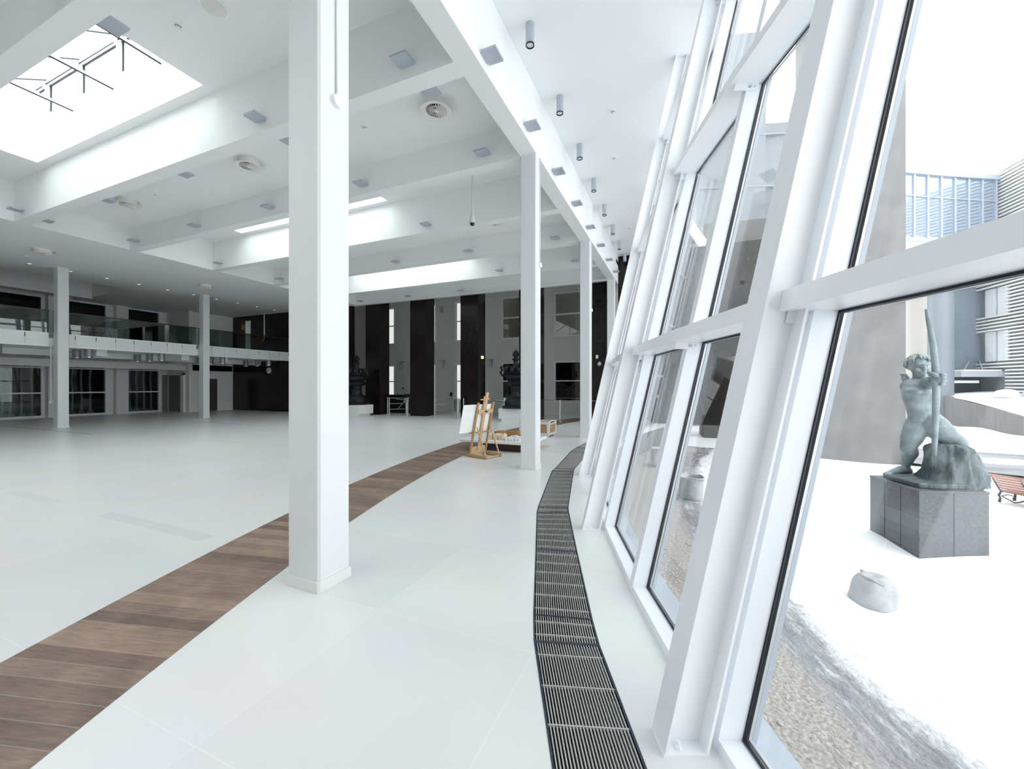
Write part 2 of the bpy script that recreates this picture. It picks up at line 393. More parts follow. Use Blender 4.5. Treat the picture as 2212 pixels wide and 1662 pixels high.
# ------------------------------------------------------------------ floor
GL = [(0.30, -9.0), (0.235, 0.3), (0.183, 1.744), (0.147, 2.62), (0.16, 2.919), (0.245, 4.09), (0.328, 5.265), (0.362, 5.505), (0.785, 7.826), (0.872, 8.044), (1.499, 10.154), (1.732, 10.725), (2.146, 11.63), (3.30, 13.9)]
GR = [(0.74, -9.0), (0.625, 0.3), (0.583, 1.744), (0.557, 2.581), (0.568, 2.856), (0.649, 4.022), (0.741, 5.265), (0.765, 5.484), (1.194, 7.784), (1.246, 7.999), (1.86, 9.85), (2.09, 10.45), (2.50, 11.35), (3.62, 13.6)]
fl = struct('floor')
lft = [W(*p).to_2d() for p in GL]; rgt = [W(*p).to_2d() for p in GR]
arc = [FA(A0 + DA * k / 2, 0.5, 0).to_2d() for k in range(-6, 14)]
mb = MB()
polyl = [tuple(p) for p in lft] + [(-1.5, 17.0), (-1.5, 26.0), (-31, 26.0), (-31, -9.5)]
mb.prism(polyl, -0.25, 0.0)
gend = [tuple(p) for p in rgt]
polyr = gend + [tuple(W(*GL[-1]).to_2d()), (-1.5, 17.0), (-1.5, 18.6)] + [tuple(p) for p in arc[::-1]]
mb.prism(polyr, -0.25, 0.0)
mb.build('floor_tiles', M_FLOOR, fl)
mb = MB()
for i in range(len(lft) - 1):
    a, b, c, d = lft[i], rgt[i], rgt[i + 1], lft[i + 1]
    mb.hexa([(*a, -0.25), (*b, -0.25), (*c, -0.25), (*d, -0.25), (*a, -0.11), (*b, -0.11), (*c, -0.11), (*d, -0.11)])
mb.build('grate_trench', M_TRENCH, fl)
mb = MB()
for (x0, x1, y0) in ((-9.6, -8.2, 2.66), (-6.9, -5.9, 2.66), (-5.85, -4.75, 2.66), (-12.6, -11.0, 2.66), (-20.5, -3.2, 7.62), (-20.5, -3.2, 12.75)):
    mb.box(x0, x1, y0, y0 + (0.16 if y0 < 3 else 0.06), 0.0005, 0.0015)
mb.build('floor_band', M_BAND, fl)
mb = MB()
mb.box(-29.0, -18.4, 6.98, 7.02, 0.0005, 0.0015); mb.box(-26.0, -17.2, 11.2, 11.235, 0.0005, 0.0015)
mb.build('floor_seam', M_SEAM, fl)

# curved strip of wooden planks let into the floor
mb = MB(); mb.uv = []
WC = (26.2, 2.0 + 0.2); R0, R1 = 28.30, 29.27
n = 110
for i in range(n):
    t0 = math.radians(-24 + 62 * i / n); t1 = math.radians(-24 + 62 * (i + 1) / n)
    for R, t in ((R0, t0), (R1, t0), (R1, t1), (R0, t1)):
        p = W(WC[0] - R * math.cos(t), WC[1] + R * math.sin(t), 0.003); mb.v.append(p); mb.uv.append((R, t * 28.8 + (R - R0) * -0.13))
    k = 4 * i; mb.f.append((k, k + 1, k + 2, k + 3))
o = mb.build('trim_1', M_PLANK); o['kind'] = 'structure'

# ------------------------------------------------------------------ walls and ceiling
st = struct('ceiling')
CX0, CX1 = -17.12, -2.96
BEAMS = [(-7.9, -7.64), (-5.34, -5.07), (-2.77, -2.5), (-0.2, 0.07), (2.36, 2.63), (4.9, 5.19), (7.44, 7.71), (10.04, 10.30), (12.6, 12.87), (15.25, 15.5), (17.65, 17.9)]
ZB, ZL, ZH = 6.23, 6.90, 7.32
mb = MB(); mh = MB(); shaft = MB()
for i in range(len(BEAMS) - 1):
    y0, y1 = BEAMS[i][1], BEAMS[i + 1][0]
    if i % 2 == 1:                 # coffers with a plain ceiling
        mb.box(CX0, CX1, y0, y1, ZL, ZL + 0.1)
    else:
        pass
for i in range(len(BEAMS) - 1):
    y0, y1 = BEAMS[i][1], BEAMS[i + 1][0]
    if any(abs(y0 - a) < 0.1 for a, b in SKY_BAYS):
        hx0, hx1, hy0, hy1 = -15.06, -8.3, y0 + 0.2, y1 - 0.2
        mh.box(CX0, hx0, y0, y1, ZH, ZH + 0.1); mh.box(hx1, CX1, y0, y1, ZH, ZH + 0.1)
        mh.box(hx0, hx1, y0, hy0, ZH, ZH + 0.1); mh.box(hx0, hx1, hy1, y1, ZH, ZH + 0.1)
        zt = 8.42
        shaft.box(hx0 - 0.1, hx0 - 0.001, hy0 - 0.1, hy1 + 0.1, ZH + 0.1, 9.4); shaft.box(hx1 + 0.001, hx1 + 0.1, hy0 - 0.1, hy1 + 0.1, ZH + 0.1, 9.4)
        shaft.box(hx0, hx1, hy0 - 0.1, hy0 - 0.001, ZH + 0.1, 8.0); shaft.box(hx0, hx1, hy1 + 0.001, hy1 + 0.1, ZH + 0.1, zt)
mb.build('coffer_ceiling', M_CEIL, st); mh.build('skylight_coffer_ceiling', M_CEIL, st); shaft.build('skylight_shaft', M_CEIL, st)
mb = MB()
mb.box(-24.25, CX0, -9.5, 10.65, ZB, 7.6); mb.box(-30.3, CX0, 10.65, 17.9, ZB, 7.6)
mb.box(-30.3, -24.25, -9.5, 10.65, 7.0, 7.6)
mb.box(-28.35, -28.0, -9.5, 10.65, 6.12, 6.33)
mb.box(-30.3, -28.0, -9.5, 10.65, 6.33, 7.0)
mb.build('gallery_soffit', M_CEIL, st)
mb = MB()
pts = [(-2.63, -5.0), (-2.63, 18.6)] + [tuple(FA(A0 + DA * k / 2, 0.42, HTOP).to_2d()) for k in range(12, -7, -1)]
mb.prism(pts, HTOP, HTOP + 0.15)
mb.build('facade_ceiling', M_PANEL, st)
mb = MB(); mb.box(-30.3, -2.63, 17.9, 21.4, 7.05, 7.2); mb.build('lobby_ceiling', M_CEIL, st)
# joints between the ceiling panels
mb = MB()
for x in (-1.35, -0.1, 1.15): mb.box(x - 0.002, x + 0.002, 1.0, 17.0 if x < -1 else 10.5, HTOP - 0.001, HTOP)
mb.build('panel_joint', M_CEIL, st)

for i, (y0, y1) in enumerate(BEAMS):
    if i == len(BEAMS) - 1:
        lab = 'white end beam over the lobby opening, in front of the dark stone pillars'
    elif y1 < 0.1:
        MB().box(CX0, CX1, y0, y1, ZB, 7.6).build('rear_beam', M_CEIL, st); continue
    else:
        lab = 'white cross beam of the coffered ceiling, %s one ahead of the camera' % ORD[i - 4]
    mb = MB(); mb.box(CX0, CX1, y0, y1, ZB, 7.6)
    o = mb.build('ceiling_beam', M_CEIL)
    tag(o, lab, 'ceiling beam', 'cross beams of the coffered ceiling')
mb = MB(); mb.box(CX1, -2.63, -5.0, 18.55, ZB, 7.62)
tag(mb.build('edge_beam', M_CEIL), 'long white edge beam carried by the right row of columns beside the glass front', 'ceiling beam')
mb = MB(); mb.box(CX0 + 0.1, CX1, 17.55, 17.65, ZB - 0.03, ZB + 0.03)
o = mb.build('trim_2', M_CEIL); o['kind'] = 'structure'

# walls
wl = struct('wall_left')
mb = MB(); X = -30.0
WIN = [(-2.2, 1.0), (2.2, 5.3), (6.6, 9.55), (10.2, 12.02), (12.93, 14.53)]
ys = [-9.5] + [v for a in WIN for v in a] + [15.1]
for i in range(0, len(ys), 2): mb.box(X - 0.3, X, ys[i], ys[i + 1], 0, 7.0)
for a, b in WIN:
    mb.box(X - 0.3, X, a, b, 2.72, 4.0); mb.box(X - 0.3, X, a, b, 6.2, 7.0); mb.box(X - 0.3, X, a, b, 0, 0.05)
for yy in (9.63, 12.3): mb.box(X, X + 0.35, yy, yy + (0.62 if yy < 10 else 0.5), 0, ZB)
mb.box(X, -27.7, 14.9, 15.1, 0, ZB)
mb.box(-28.3, -28.0, 15.1, 17.7, 0, ZB)
mb.build('wall_panel', M_WALL, wl)
wb = struct('wall_back')
mb = MB(); mb.box(-28.0, -17.5, 17.7, 17.95, 0, 3.3); mb.box(-28.0, -27.1, 17.7, 17.95, 3.3, ZB); mb.box(-26.2, -17.5, 17.7, 17.95, 3.3, ZB); mb.box(-27.1, -26.2, 17.7, 17.95, 5.95, ZB)
mb.build('stone_cladding', M_STONE2, wb)
mb = MB(); mb.box(-27.1, -26.2, 18.6, 18.7, 3.3, ZB); mb.build('niche_panel', M_GREYWALL, wb)
we = struct('wall_end')
mb = MB(); mb.box(-2.63, 3.0, 18.55, 18.8, 0, HTOP); mb.build('stone_cladding', M_STONE, we)
wr = struct('wall_rear')
mb = MB(); mb.box(-31, 5.2, -5.3, -5.0, -1.6, 8.0); mb.build('wall_panel', M_REAR, wr)
wy = struct('wall_lobby')
mb = MB(); Y = 21.4
LW = [(-6.5 - 3.19 * k, -6.5 - 3.19 * k + 1.85) for k in range(5)]
xs = [-30.3] + [v for a in LW[::-1] for v in a] + [-1.4]
for i in range(0, len(xs), 2): mb.box(xs[i], xs[i + 1], Y, Y + 0.3, 0, 7.2)
for k, (a, b) in enumerate(LW):
    mb.box(a, b, Y, Y + 0.3, 2.98, 4.34); mb.box(a, b, Y, Y + 0.3, 6.78, 7.2)
    if k in (0, 4): mb.box(a, b, Y, Y + 0.3, 0, 0.7)
mb.box(-1.4, -1.1, 18.8, 21.7, 0, 7.2); mb.box(-30.3, -30.0, 17.9, 21.7, 0, 7.2)
mb.build('wall_panel', M_GREYWALL, wy)
mb = MB()
for z in (0.95, 0.75, 0.45, 0.12): mb.box(-8.6 + 2.2, -1.4, Y - 0.012, Y, z - 0.008, z + 0.008)
mb.build('wall_joint', M_SKIRT, wy)

# left wall beam under the gallery and ceiling steps
mb = MB(); mb.box(-28.3, -28.0, -9.5, 18.4 - 0.75, 2.57, 2.93)
o = mb.build('trim_3', M_WALL); o['kind'] = 'structure'

# windows and doors of the left wall
def frame_rect(mb, x0, x1, y0, y1, z0, z1, t):      # upright frame in a plane of constant X
    mb.box(x0, x1, y0, y1, z0, z0 + t); mb.box(x0, x1, y0, y1, z1 - t, z1)
    mb.box(x0, x1, y0, y0 + t, z0 + t, z1 - t); mb.box(x0, x1, y1 - t, y1, z0 + t, z1 - t)
wn = 1
for a, b in WIN:
    for z0, z1, bars in ((0.05, 2.72, (1.26, 2.56)), (4.0, 6.2, ())):
        s_ = struct('window_%d' % wn, (X, (a + b) / 2, z0)); wn += 1
        mb = MB(); frame_rect(mb, X - 0.12, X + 0.03, a, b, z0, z1, 0.06)
        for z in bars: mb.box(X - 0.06, X + 0.03, a + 0.06, b - 0.06, z - 0.035, z + 0.035)
        mb.build('frame', M_FRAME, s_)
        mb = MB(); mb.box(X - 0.10, X - 0.08, a + 0.05, b - 0.05, z0 + 0.05, z1 - 0.05); mb.build('pane', M_TINTED, s_)
rb = struct('wall_store')
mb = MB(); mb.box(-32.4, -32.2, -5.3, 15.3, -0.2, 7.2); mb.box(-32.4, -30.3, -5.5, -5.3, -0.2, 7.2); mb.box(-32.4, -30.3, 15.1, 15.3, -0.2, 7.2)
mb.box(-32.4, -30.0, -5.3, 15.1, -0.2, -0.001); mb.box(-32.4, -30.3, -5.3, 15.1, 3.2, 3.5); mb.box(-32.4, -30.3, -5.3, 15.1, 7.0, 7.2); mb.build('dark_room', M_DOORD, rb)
pp = None
for wi, (ys_, nm) in enumerate((((8.39, 8.67, 9.03, 9.39), 'leftmost'), ((10.87, 11.24, 11.6), 'middle'), ((13.35, 13.68, 14.05, 14.4), 'right'))):
    for i, y in enumerate(ys_):
        lab = 'slim white pipe behind the %s lower gallery window, %s from the left' % (nm, ['first', 'second', 'third', 'fourth'][i])
        if pp is None:
            pp = thing('standing_pipe', lab, 'pipe', (0, 0, 0), 'white pipes behind the gallery windows')
            mb = MB(); mb.tube([(0, 0, 0.2), (0, 0, 1.3), (0.0, -0.03, 2.0), (0, 0, 2.75)], 0.05, 12); mb.build('pipe', M_WALL, pp, smooth='auto')
            mb = MB(); mb.lathe([(0.15, 0), (0.17, 0.12), (0.13, 0.22), (0.055, 0.26)], (0, 0, 0), 8); mb.build('flared_base', M_SKIRT, pp)
            pp.location = (-30.7, y, 0)
        else: dup(pp, (-30.7, y, 0), 0, lab)
s_ = struct('door_1', (-28.05, 14.4, 0))
mb = MB(); mb.box(-29.9, -29.86, 14.62, 14.86, 0, 2.3); mb.box(-29.6, -28.35, 14.82, 14.9, 0.04, 2.28); mb.build('door_leaf', M_DOORG, s_)
mb = MB(); mb.box(-28.35, -28.05, 14.78, 14.9, 0, 2.36); mb.box(-29.8, -28.05, 14.78, 14.9, 2.28, 2.36); mb.build('door_frame', M_WALL, s_)
s_ = struct('door_2', (-28.0, 16.4, 0))
mb = MB(); mb.box(-28.0, -27.96, 16.0, 16.68, 0.01, 2.07); mb.build('door_leaf', M_DOORD, s_)
mb = MB(); mb.bar((-27.93, 16.06, 1.0), (-27.93, 16.18, 1.0), 0.02, 0.02); mb.build('handle', M_CHROME, s_)

# lobby windows
for k, (a, b) in enumerate(LW):
    for z0, z1, bar in ((0.7 if k in (0, 4) else 0.0, 2.98, 1.9), (4.34, 6.78, 5.57)):
        s_ = struct('window_%d' % wn, ((a + b) / 2, Y, z0)); wn += 1
        mb = MB(); t = 0.08
        mb.box(a, b, Y - 0.03, Y + 0.1, z0, z0 + t); mb.box(a, b, Y - 0.03, Y + 0.1, z1 - t, z1); mb.box(a, a + t, Y - 0.03, Y + 0.1, z0 + t, z1 - t); mb.box(b - t, b, Y - 0.03, Y + 0.1, z0 + t, z1 - t)
        mb.box(a + t, b - t, Y - 0.02, Y + 0.06, bar - 0.035, bar + 0.035)
        mb.build('frame', M_FRAME, s_)
        mb = MB(); mb.box(a + t, b - t, Y + 0.06, Y + 0.08, z0 + t, z1 - t); mb.build('pane', M_LOBBY, s_)
# dim rooms behind the lobby windows
rm = struct('wall_stair_hall')
mb = MB(); mb.box(-10.4, -1.3, 27.8, 28.0, -0.2, 9.6); mb.box(-1.5, -1.3, 21.7, 28, -0.2, 9.6); mb.box(-10.4, -10.2, 21.7, 28, -0.2, 9.6); mb.box(-10.4, -1.3, 24.6, 28, 9.45, 9.6)
mb.build('wall_panel', M_DOORG, rm)
mb = MB(); mb.box(-31, -1.3, 21.7, 28, -0.25, -0.02); mb.build('floor_slab', M_SKIRT, rm)
mb = MB(); mb.box(-10.2, -1.5, 22.2, 27.8, 3.3, 3.75); mb.build('landing_slab', M_WALL, rm)
for lab, x0, z0 in (('flight of stairs behind the lower lobby window right of the second column', -6.9, 0.0), ('flight of stairs behind the upper lobby window right of the second column', -6.9, 3.75)):
    t = thing('staircase', lab, 'staircase', (x0, 23.2, z0), 'stairs behind the lobby windows')
    mb = MB()
    for i in range(12): mb.box(x0 + 0.27 * i, x0 + 0.27 * (i + 1), 22.6, 24.2, z0 + 0.18 * i, z0 + 0.18 * (i + 1))
    mb.build('steps', M_WALL, t)
    mb = MB(); mb.tube([(x0 + 0.2, 22.62, z0 + 1.05), (x0 + 3.2, 22.62, z0 + 3.05)], 0.025); 
    for i in range(0, 12, 3): mb.tube([(x0 + 0.27 * i + 0.15, 22.62, z0 + 0.18 * i + 0.18), (x0 + 0.27 * i + 0.15, 22.62, z0 + 0.18 * i + 1.03)], 0.012)
    mb.build('handrail', M_CHROME, t)
    mb = MB(); mb.add([(x0 - 1.4, 24.3, z0 + 2.5), (x0 + 1.35, 24.3, z0 + 1.1), (x0 - 1.4, 24.3, z0 - 0.0 + 0.3), (x0 - 1.4, 24.5, z0 + 2.5), (x0 + 1.35, 24.5, z0 + 1.1), (x0 - 1.4, 24.5, z0 + 0.3)], [(0, 2, 1), (3, 4, 5), (0, 1, 4, 3), (1, 2, 5, 4), (2, 0, 3, 5)])
    mb.build('slanting_soffit', M_CEIL, t)

# dark stone pillars of the lobby
for i, x0 in enumerate((-16.67, -13.57, -10.43, -7.2, -4.02)):
    mb = MB(); mb.box(x0, x0 + 1.0, 17.92, 18.75, 0, 7.05)
    where = ('leftmost, behind the bronze censer by the near column', 'second from the left, beside the tripod turnstile', 'third from the left, behind the easel', 'fourth from the left, partly behind the second column', 'last on the right, beside the third column')[i]
    tag(mb.build('stone_pillar', M_STONE), 'tall dark granite lobby pillar, ' + where, 'pillar', 'dark stone pillars of the lobby')

# ------------------------------------------------------------------ columns
def column(x0, x1, y0, y1, lab, group, cable=None):
    t = thing('column', lab, 'column', ((x0 + x1) / 2, (y0 + y1) / 2, 0), group)
    mb = MB(); c = 0.018
    mb.prism([(x0 + c, y0), (x1 - c, y0), (x1, y0 + c), (x1, y1 - c), (x1 - c, y1), (x0 + c, y1), (x0, y1 - c), (x0, y0 + c)], 0, ZB)
    mb.build('shaft', M_COLUMN, t)
    mb = MB(); e = 0.014
    mb.prism([(x0 - e + c, y0 - e), (x1 + e - c, y0 - e), (x1 + e, y0 - e + c), (x1 + e, y1 + e - c), (x1 + e - c, y1 + e), (x0 - e + c, y1 + e), (x0 - e, y1 + e - c), (x0 - e, y0 - e + c)], 0, 0.088)
    mb.build('skirting', M_SKIRT, t, bevel=0.002)
    return t
column(-3.035, -2.675, 2.36, 2.69, 'large white square column nearest the camera, rising from the wooden floor strip', 'columns along the glass front')
column(-2.96, -2.63, 7.44, 7.73, 'white square column beside the easel and the floor grate', 'columns along the glass front')
column(-2.97, -2.65, 12.58, 12.87, 'white square column beside the wooden crate, third along the glass front', 'columns along the glass front')
column(-2.97, -2.65, 17.60, 17.88, 'farthest white column along the glass front, against the dark end wall', 'columns along the glass front')
column(-22.5, -22.15, 7.44, 7.76, 'white column standing before the gallery at far left', 'columns before the gallery')
column(-22.5, -22.15, 12.56, 12.86, 'white column before the gallery, between the left one and the large near column', 'columns before the gallery')
# small round wall units with their conduits on the columns
def conduit(x, y0, z0, z1, lab, face='x'):
    t = thing('call_unit', lab, 'wall unit', (x, y0, z0))
    mb = MB(); mb.tube([(x + 0.012, y0, z0 + 0.05), (x + 0.012, y0, z1)], 0.008, 8); mb.build('conduit', M_COLUMN, t, smooth=True)
    mb = MB(); mb.tube([(x, y0, z0), (x + 0.035, y0, z0)], 0.048, 24); mb.build('housing', M_FRAME, t, smooth='auto')
conduit(-2.675, 2.53, 4.05, ZB, 'white round wall unit with a thin conduit on the near column')
conduit(-2.63, 7.66, 4.08, ZB, 'white round wall unit on the column beside the easel')
conduit(-2.65, 12.80, 4.06, ZB, 'white round wall unit on the column beside the crate')
mb = MB(); mb.tube([(-22.62, 7.42, 3.2), (-22.62, 7.42, 1.02)], 0.02); 
t = thing('drop_pole', 'thin white pole hanging from the gallery beside the left gallery column', 'pole', (-22.62, 7.42, 1.0))
mb.build('tube', M_COLUMN, t); mb = MB(); mb.ball((-22.62, 7.42, 1.0), 0.06); mb.build('end_cap', M_FRAME, t, smooth=True)

# ------------------------------------------------------------------ glass front
names = {-2: 'behind the camera', -1: 'just behind the camera', 0: 'nearest the camera, its foot beside the grate', 1: 'second from the camera', 2: 'third from the camera', 3: 'fourth from the camera, mostly hidden', 4: 'fifth from the camera, mostly hidden', 5: 'sixth from the camera, mostly hidden', 6: 'last, against the dark end wall', -3: 'third behind the camera', -4: 'fourth behind the camera'}
for k in PK:
    a = A0 + DA * k; hw = deg(0.0775)
    t = thing('facade_post', 'leaning white steel post of the glass front, ' + names[k], 'post', tuple(FA(a, 0.1, 0)), 'leaning posts of the glass front')
    mb = MB(); fbox(mb, a - hw, a + hw, 0.0, 0.013, 0, HTOP); mb.build('inner_flange', M_STEEL, t)
    mb = MB(); fbox(mb, a - deg(0.005), a + deg(0.005), 0.0125, 0.1875, 0, HTOP); mb.build('web', M_STEEL, t)
    mb = MB(); fbox(mb, a - hw, a + hw, 0.187, 0.2, 0, HTOP); mb.build('outer_flange', M_STEEL, t)
    if k >= 0 and k < 4:
        mb = MB(); fbox(mb, a - hw * 1.02, a + hw * 1.02, -0.004, 0.204, 0, 0.012); mb.build('base_plate', M_STEEL, t)
        mb = MB(); p = FA(a - deg(0.045), 0.075, 0.012); mb.lathe([(0.016, 0), (0.016, 0.014), (0.009, 0.016), (0.009, 0.034)], p, 6); mb.build('anchor_bolt', M_STEEL, t)
GZ = (2.012, 4.06, 6.02)
for k in range(-2, 4):
    for gi, z in enumerate(GZ):
        a0 = A0 + DA * k + deg(0.006); a1 = A0 + DA * (k + 1) - deg(0.006); am = (a0 + a1) / 2
        where = ['lower', 'middle', 'upper'][gi]
        pos = {0: 'between the first and second leaning posts', 1: 'between the second and third leaning posts', 2: 'between the third and fourth leaning posts', -1: 'running out of the picture at right'}.get(k, 'between the fourth and fifth leaning posts' if k > 2 else 'beside and behind the camera')
        t = thing('facade_girt', '%s white rail of the glass front, %s' % (where, pos), 'rail', tuple(FA(am, 0.15, z)), 'horizontal rails of the glass front')
        mb = MB(); fbox(mb, a0, am, 0.11, 0.2555, z, z + 0.1); fbox(mb, am, a1, 0.11, 0.2555, z, z + 0.1); mb.build('rail', M_STEEL, t)
        for (aa, nm) in ((am, 'bracket'), (a0 + deg(0.03), 'bracket')):
            mb = MB(); fbox(mb, aa - deg(0.055), aa - deg(0.047), 0.15, 0.33, z - 0.055, z + 0.0); b_ = mb.build(nm, M_STEEL, t)
            for dd in (0.27, 0.305):
                mb = MB(); p = FA(aa - deg(0.055), dd, z - 0.028); q = FA(aa - deg(0.062), dd, z - 0.028); mb.tube([p, q], 0.011 if dd < 0.3 else 0.005, 10); mb.build('bolt', M_GREYMET, b_, smooth='auto')
rows = [(0.045, 2.012), (2.062, 4.06), (4.11, 6.02), (6.07, HTOP)]
for j in JK[:-1]:
    a0 = A0 + DA / 2 * j; a1 = A0 + DA / 2 * (j + 1); hw = deg(0.045)
    s_ = struct('window_%d' % wn, tuple(FA(a0, 0.3, 0))); wn += 1
    mb = MB(); fbox(mb, a0 - hw, a0 + hw, 0.25, 0.36, 0.0, HTOP); mb.build('mullion', M_FRAME, s_)
    mb = MB(); fbox(mb, a0 - hw, a0 + hw, 0.405, 0.43, -0.05, HTOP); mb.build('cover_strip', M_OUTSILL, s_)
    mb = MB(); fbox(mb, a0 + hw, a1 - hw, 0.255, 0.355, 0.0, 0.045); mb.build('sill', M_FRAME, s_)
    mb = MB(); fbox(mb, a0, a1, 0.36, 0.56, -0.06, 0.02); mb.build('outer_sill', M_OUTSILL, s_)
    mb = MB()
    for z in GZ: fbox(mb, a0 + hw, a1 - hw, 0.256, 0.36, z, z + 0.05)
    mb.build('transom', M_FRAME, s_)
    mg = MB(); ms = MB(); g = 0.012
    for z0, z1 in rows:
        b0 = a0 + hw - deg(0.004); b1 = a1 - hw + deg(0.004)
        fbox(mg, b0, b0 + deg(g), 0.361, 0.369, z0, z1); fbox(mg, b1 - deg(g), b1, 0.361, 0.369, z0, z1)
        fbox(mg, b0, b1, 0.361, 0.369, z0, z0 + g); fbox(mg, b0, b1, 0.361, 0.369, z1 - g, z1)
        for u0, u1 in ((b0, b0 + deg(0.014)), (b1 - deg(0.014), b1)): fbox(ms, u0, u1, 0.382, 0.396, z0, z1)
        fbox(ms, b0, b1, 0.382, 0.396, z0, z0 + 0.014); fbox(ms, b0, b1, 0.382, 0.396, z1 - 0.014, z1)
        mb = MB(); fbox(mb, a0 + deg(0.01), a1 - deg(0.01), 0.3705, 0.3805, z0 - 0.02, z1 + 0.02); mb.build('pane', M_GLASS, s_)
    mg.build('gasket', M_GASKET, s_); ms.build('spacer', M_SPACER, s_)
# wall below the glass front and roof edge above it
mb = MB(); 
for k in range(-6, 13): fbox(mb, A0 + DA / 2 * k, A0 + DA / 2 * (k + 1), 0.34, 0.5, -1.6, -0.06)
o = mb.build('trim_4', M_CONC); o['kind'] = 'structure'
mb = MB()
for k in range(-6, 13): fbox(mb, A0 + DA / 2 * k, A0 + DA / 2 * (k + 1), 0.25, 0.45, HTOP, HTOP + 0.5)
o = mb.build('trim_5', M_FRAME); o['kind'] = 'structure'

# ------------------------------------------------------------------ grate in the floor
secs = [(1, 3, 'long floor grate section at the bottom edge, beside the nearest leaning post', 9), (3, 4, 'short wedge of floor grate between the two nearest long sections', 2), (4, 5, 'floor grate section just past the short wedge', 6), (5, 6, 'floor grate section beside the foot of the second leaning post', 7), (6, 7, 'narrow wedge of floor grate where it starts to bend right', 1), (7, 8, 'floor grate section beside the column with the easel', 9), (8, 9, 'narrow wedge of floor grate just past the column with the easel', 1), (9, 10, 'floor grate section bending right towards the third leaning post', 9), (10, 11, 'narrow wedge near the far end of the floor grate', 1), (11, 12, 'farthest visible floor grate section', 4)]
secs = [(a, b, l, n) for a, b, l, n in secs]
GLx = GL; GRx = GR
for a, b, lab, nr in secs:
    i0, i1 = a, (b if a == 1 else b)
    i1 = {1: 3, 3: 4, 4: 5, 5: 6, 6: 7, 7: 8, 8: 9, 9: 10, 10: 11, 11: 12}[a]
    l0, l1 = W(*GLx[i0]), W(*GLx[i1]); r0, r1 = W(*GRx[i0]), W(*GRx[i1])
    t = thing('floor_grate', lab, 'grate', tuple((l0 + r1) / 2 + Vector((0, 0, -0.03))), 'floor grate sections')
    up = Vector((0, 0, 1))
    mb = MB(); z = Vector((0, 0, -0.012))
    for p, q in ((l0, l1), (r0, r1)): mb.bar(p + z, q + z, 0.012, 0.028)
    for s_ in (0.004, 0.996): mb.bar(l0.lerp(l1, s_) + z, r0.lerp(r1, s_) + z, 0.010, 0.026)
    mb.build('edge_frame', M_GRATEF, t)
    mb = MB(); N = 25
    for i in range(1, N):
        f = i / N; mb.bar(l0.lerp(r0, f) + z, l1.lerp(r1, f) + z, 0.0062, 0.022)
    mb.build('grate_bars', M_GRATE, t)
    mb = MB()
    for i in range(nr):
        f = (i + 0.5) / nr; mb.bar(l0.lerp(l1, f) + z * 0.5, r0.lerp(r1, f) + z * 0.5, 0.008, 0.012)
    mb.build('cross_rods', M_GRATE, t)

# ------------------------------------------------------------------ box lights on the beams
pr = thing('box_light', 'tmp', 'light')
mb = MB(); mb.box(-0.14, 0.14, -0.25, -0.02, 0.0, 0.035); mb.build('housing', M_GREYMET, pr, bevel=0.003)
mb = MB(); mb.box(-0.10, 0.10, -0.021, 0.0, 0.005, 0.03); mb.build('wall_bracket', M_GREYMET, pr)
used = []
def boxlight(x, y, z, rz, lab, grp):
    if not used:
        pr.location = (x, y, z); pr.rotation_euler = (0, 0, rz); pr['label'] = lab; pr['group'] = grp; used.append(1)
    else: dup(pr, (x, y, z), rz, lab, grp)
XS = [-3.75, -6.95, -10.15, -13.35, -16.58]
pos = ['nearest the edge beam', 'second from the edge beam', 'third from the edge beam', 'fourth from the edge beam', 'farthest from the edge beam']
for bi, (y, skip) in enumerate(((2.36, (0, 2, 3, 4)), (4.9, (2, 3)), (7.44, ()), (10.04, (0, 2, 3)), (12.6, (3,)), (15.25, (2, 3, 4)), (17.55, (0, 1)))):
    for i, x in enumerate(XS):
        if i in skip: continue
        nm = '%s cross beam' % ORD[bi] if bi < 6 else 'lobby end beam'
        boxlight(x, y, 6.40 if bi < 6 else 6.36, 0, 'grey box light, camera side of the %s, %s' % (nm, pos[i]), 'box lights on the cross beams')
for i, x in enumerate(XS):
    boxlight(x + 0.1, 5.19, 6.285, PI, 'grey box light, far side of the second cross beam, ' + pos[i], 'box lights on the cross beams')
boxlight(-6.75, 2.63, 6.285, PI, 'dark grey box light cutting into the skylight view at upper left', 'box lights on the cross beams')
for i in range(8):
    boxlight(-2.63, 5.19 + 1.695 * i, 6.38, PI / 2, 'grey box light on the edge beam facing the glass, %s from the camera' % ORD[i], 'box lights along the edge beam')

# cylinder lamps under the ceiling by the glass
pr2 = thing('cylinder_lamp', 'grey cylinder ceiling lamp beside the glass front, nearest from the camera', 'lamp', (0, 0, 0), 'cylinder lamps by the glass front')
mb = MB(); mb.tube([(0, 0, -0.335), (0, 0, 0)], 0.07, 28); mb.build('housing', M_GREYMET, pr2, smooth='auto')
mb = MB(); mb.lathe([(0.0705, -0.35), (0.0705, -0.33), (0.058, -0.33), (0.058, -0.35)], (0, 0, 0), 28, ring=True); mb.build('black_rim', M_BLACK, pr2, smooth='auto')
mb = MB(); mb.tube([(0, 0, -0.3365), (0, 0, -0.331)], 0.052, 24); mb.build('lens', M_LAMPIN, pr2, smooth='auto')
for i in range(8):
    p = (-2.24 - 0.01 * i, 6.05 + 1.75 * i, HTOP)
    if i == 0: pr2.location = p
    else: dup(pr2, p, 0, 'grey cylinder ceiling lamp beside the glass front, %s from the camera' % ORD[i], 'cylinder lamps by the glass front')

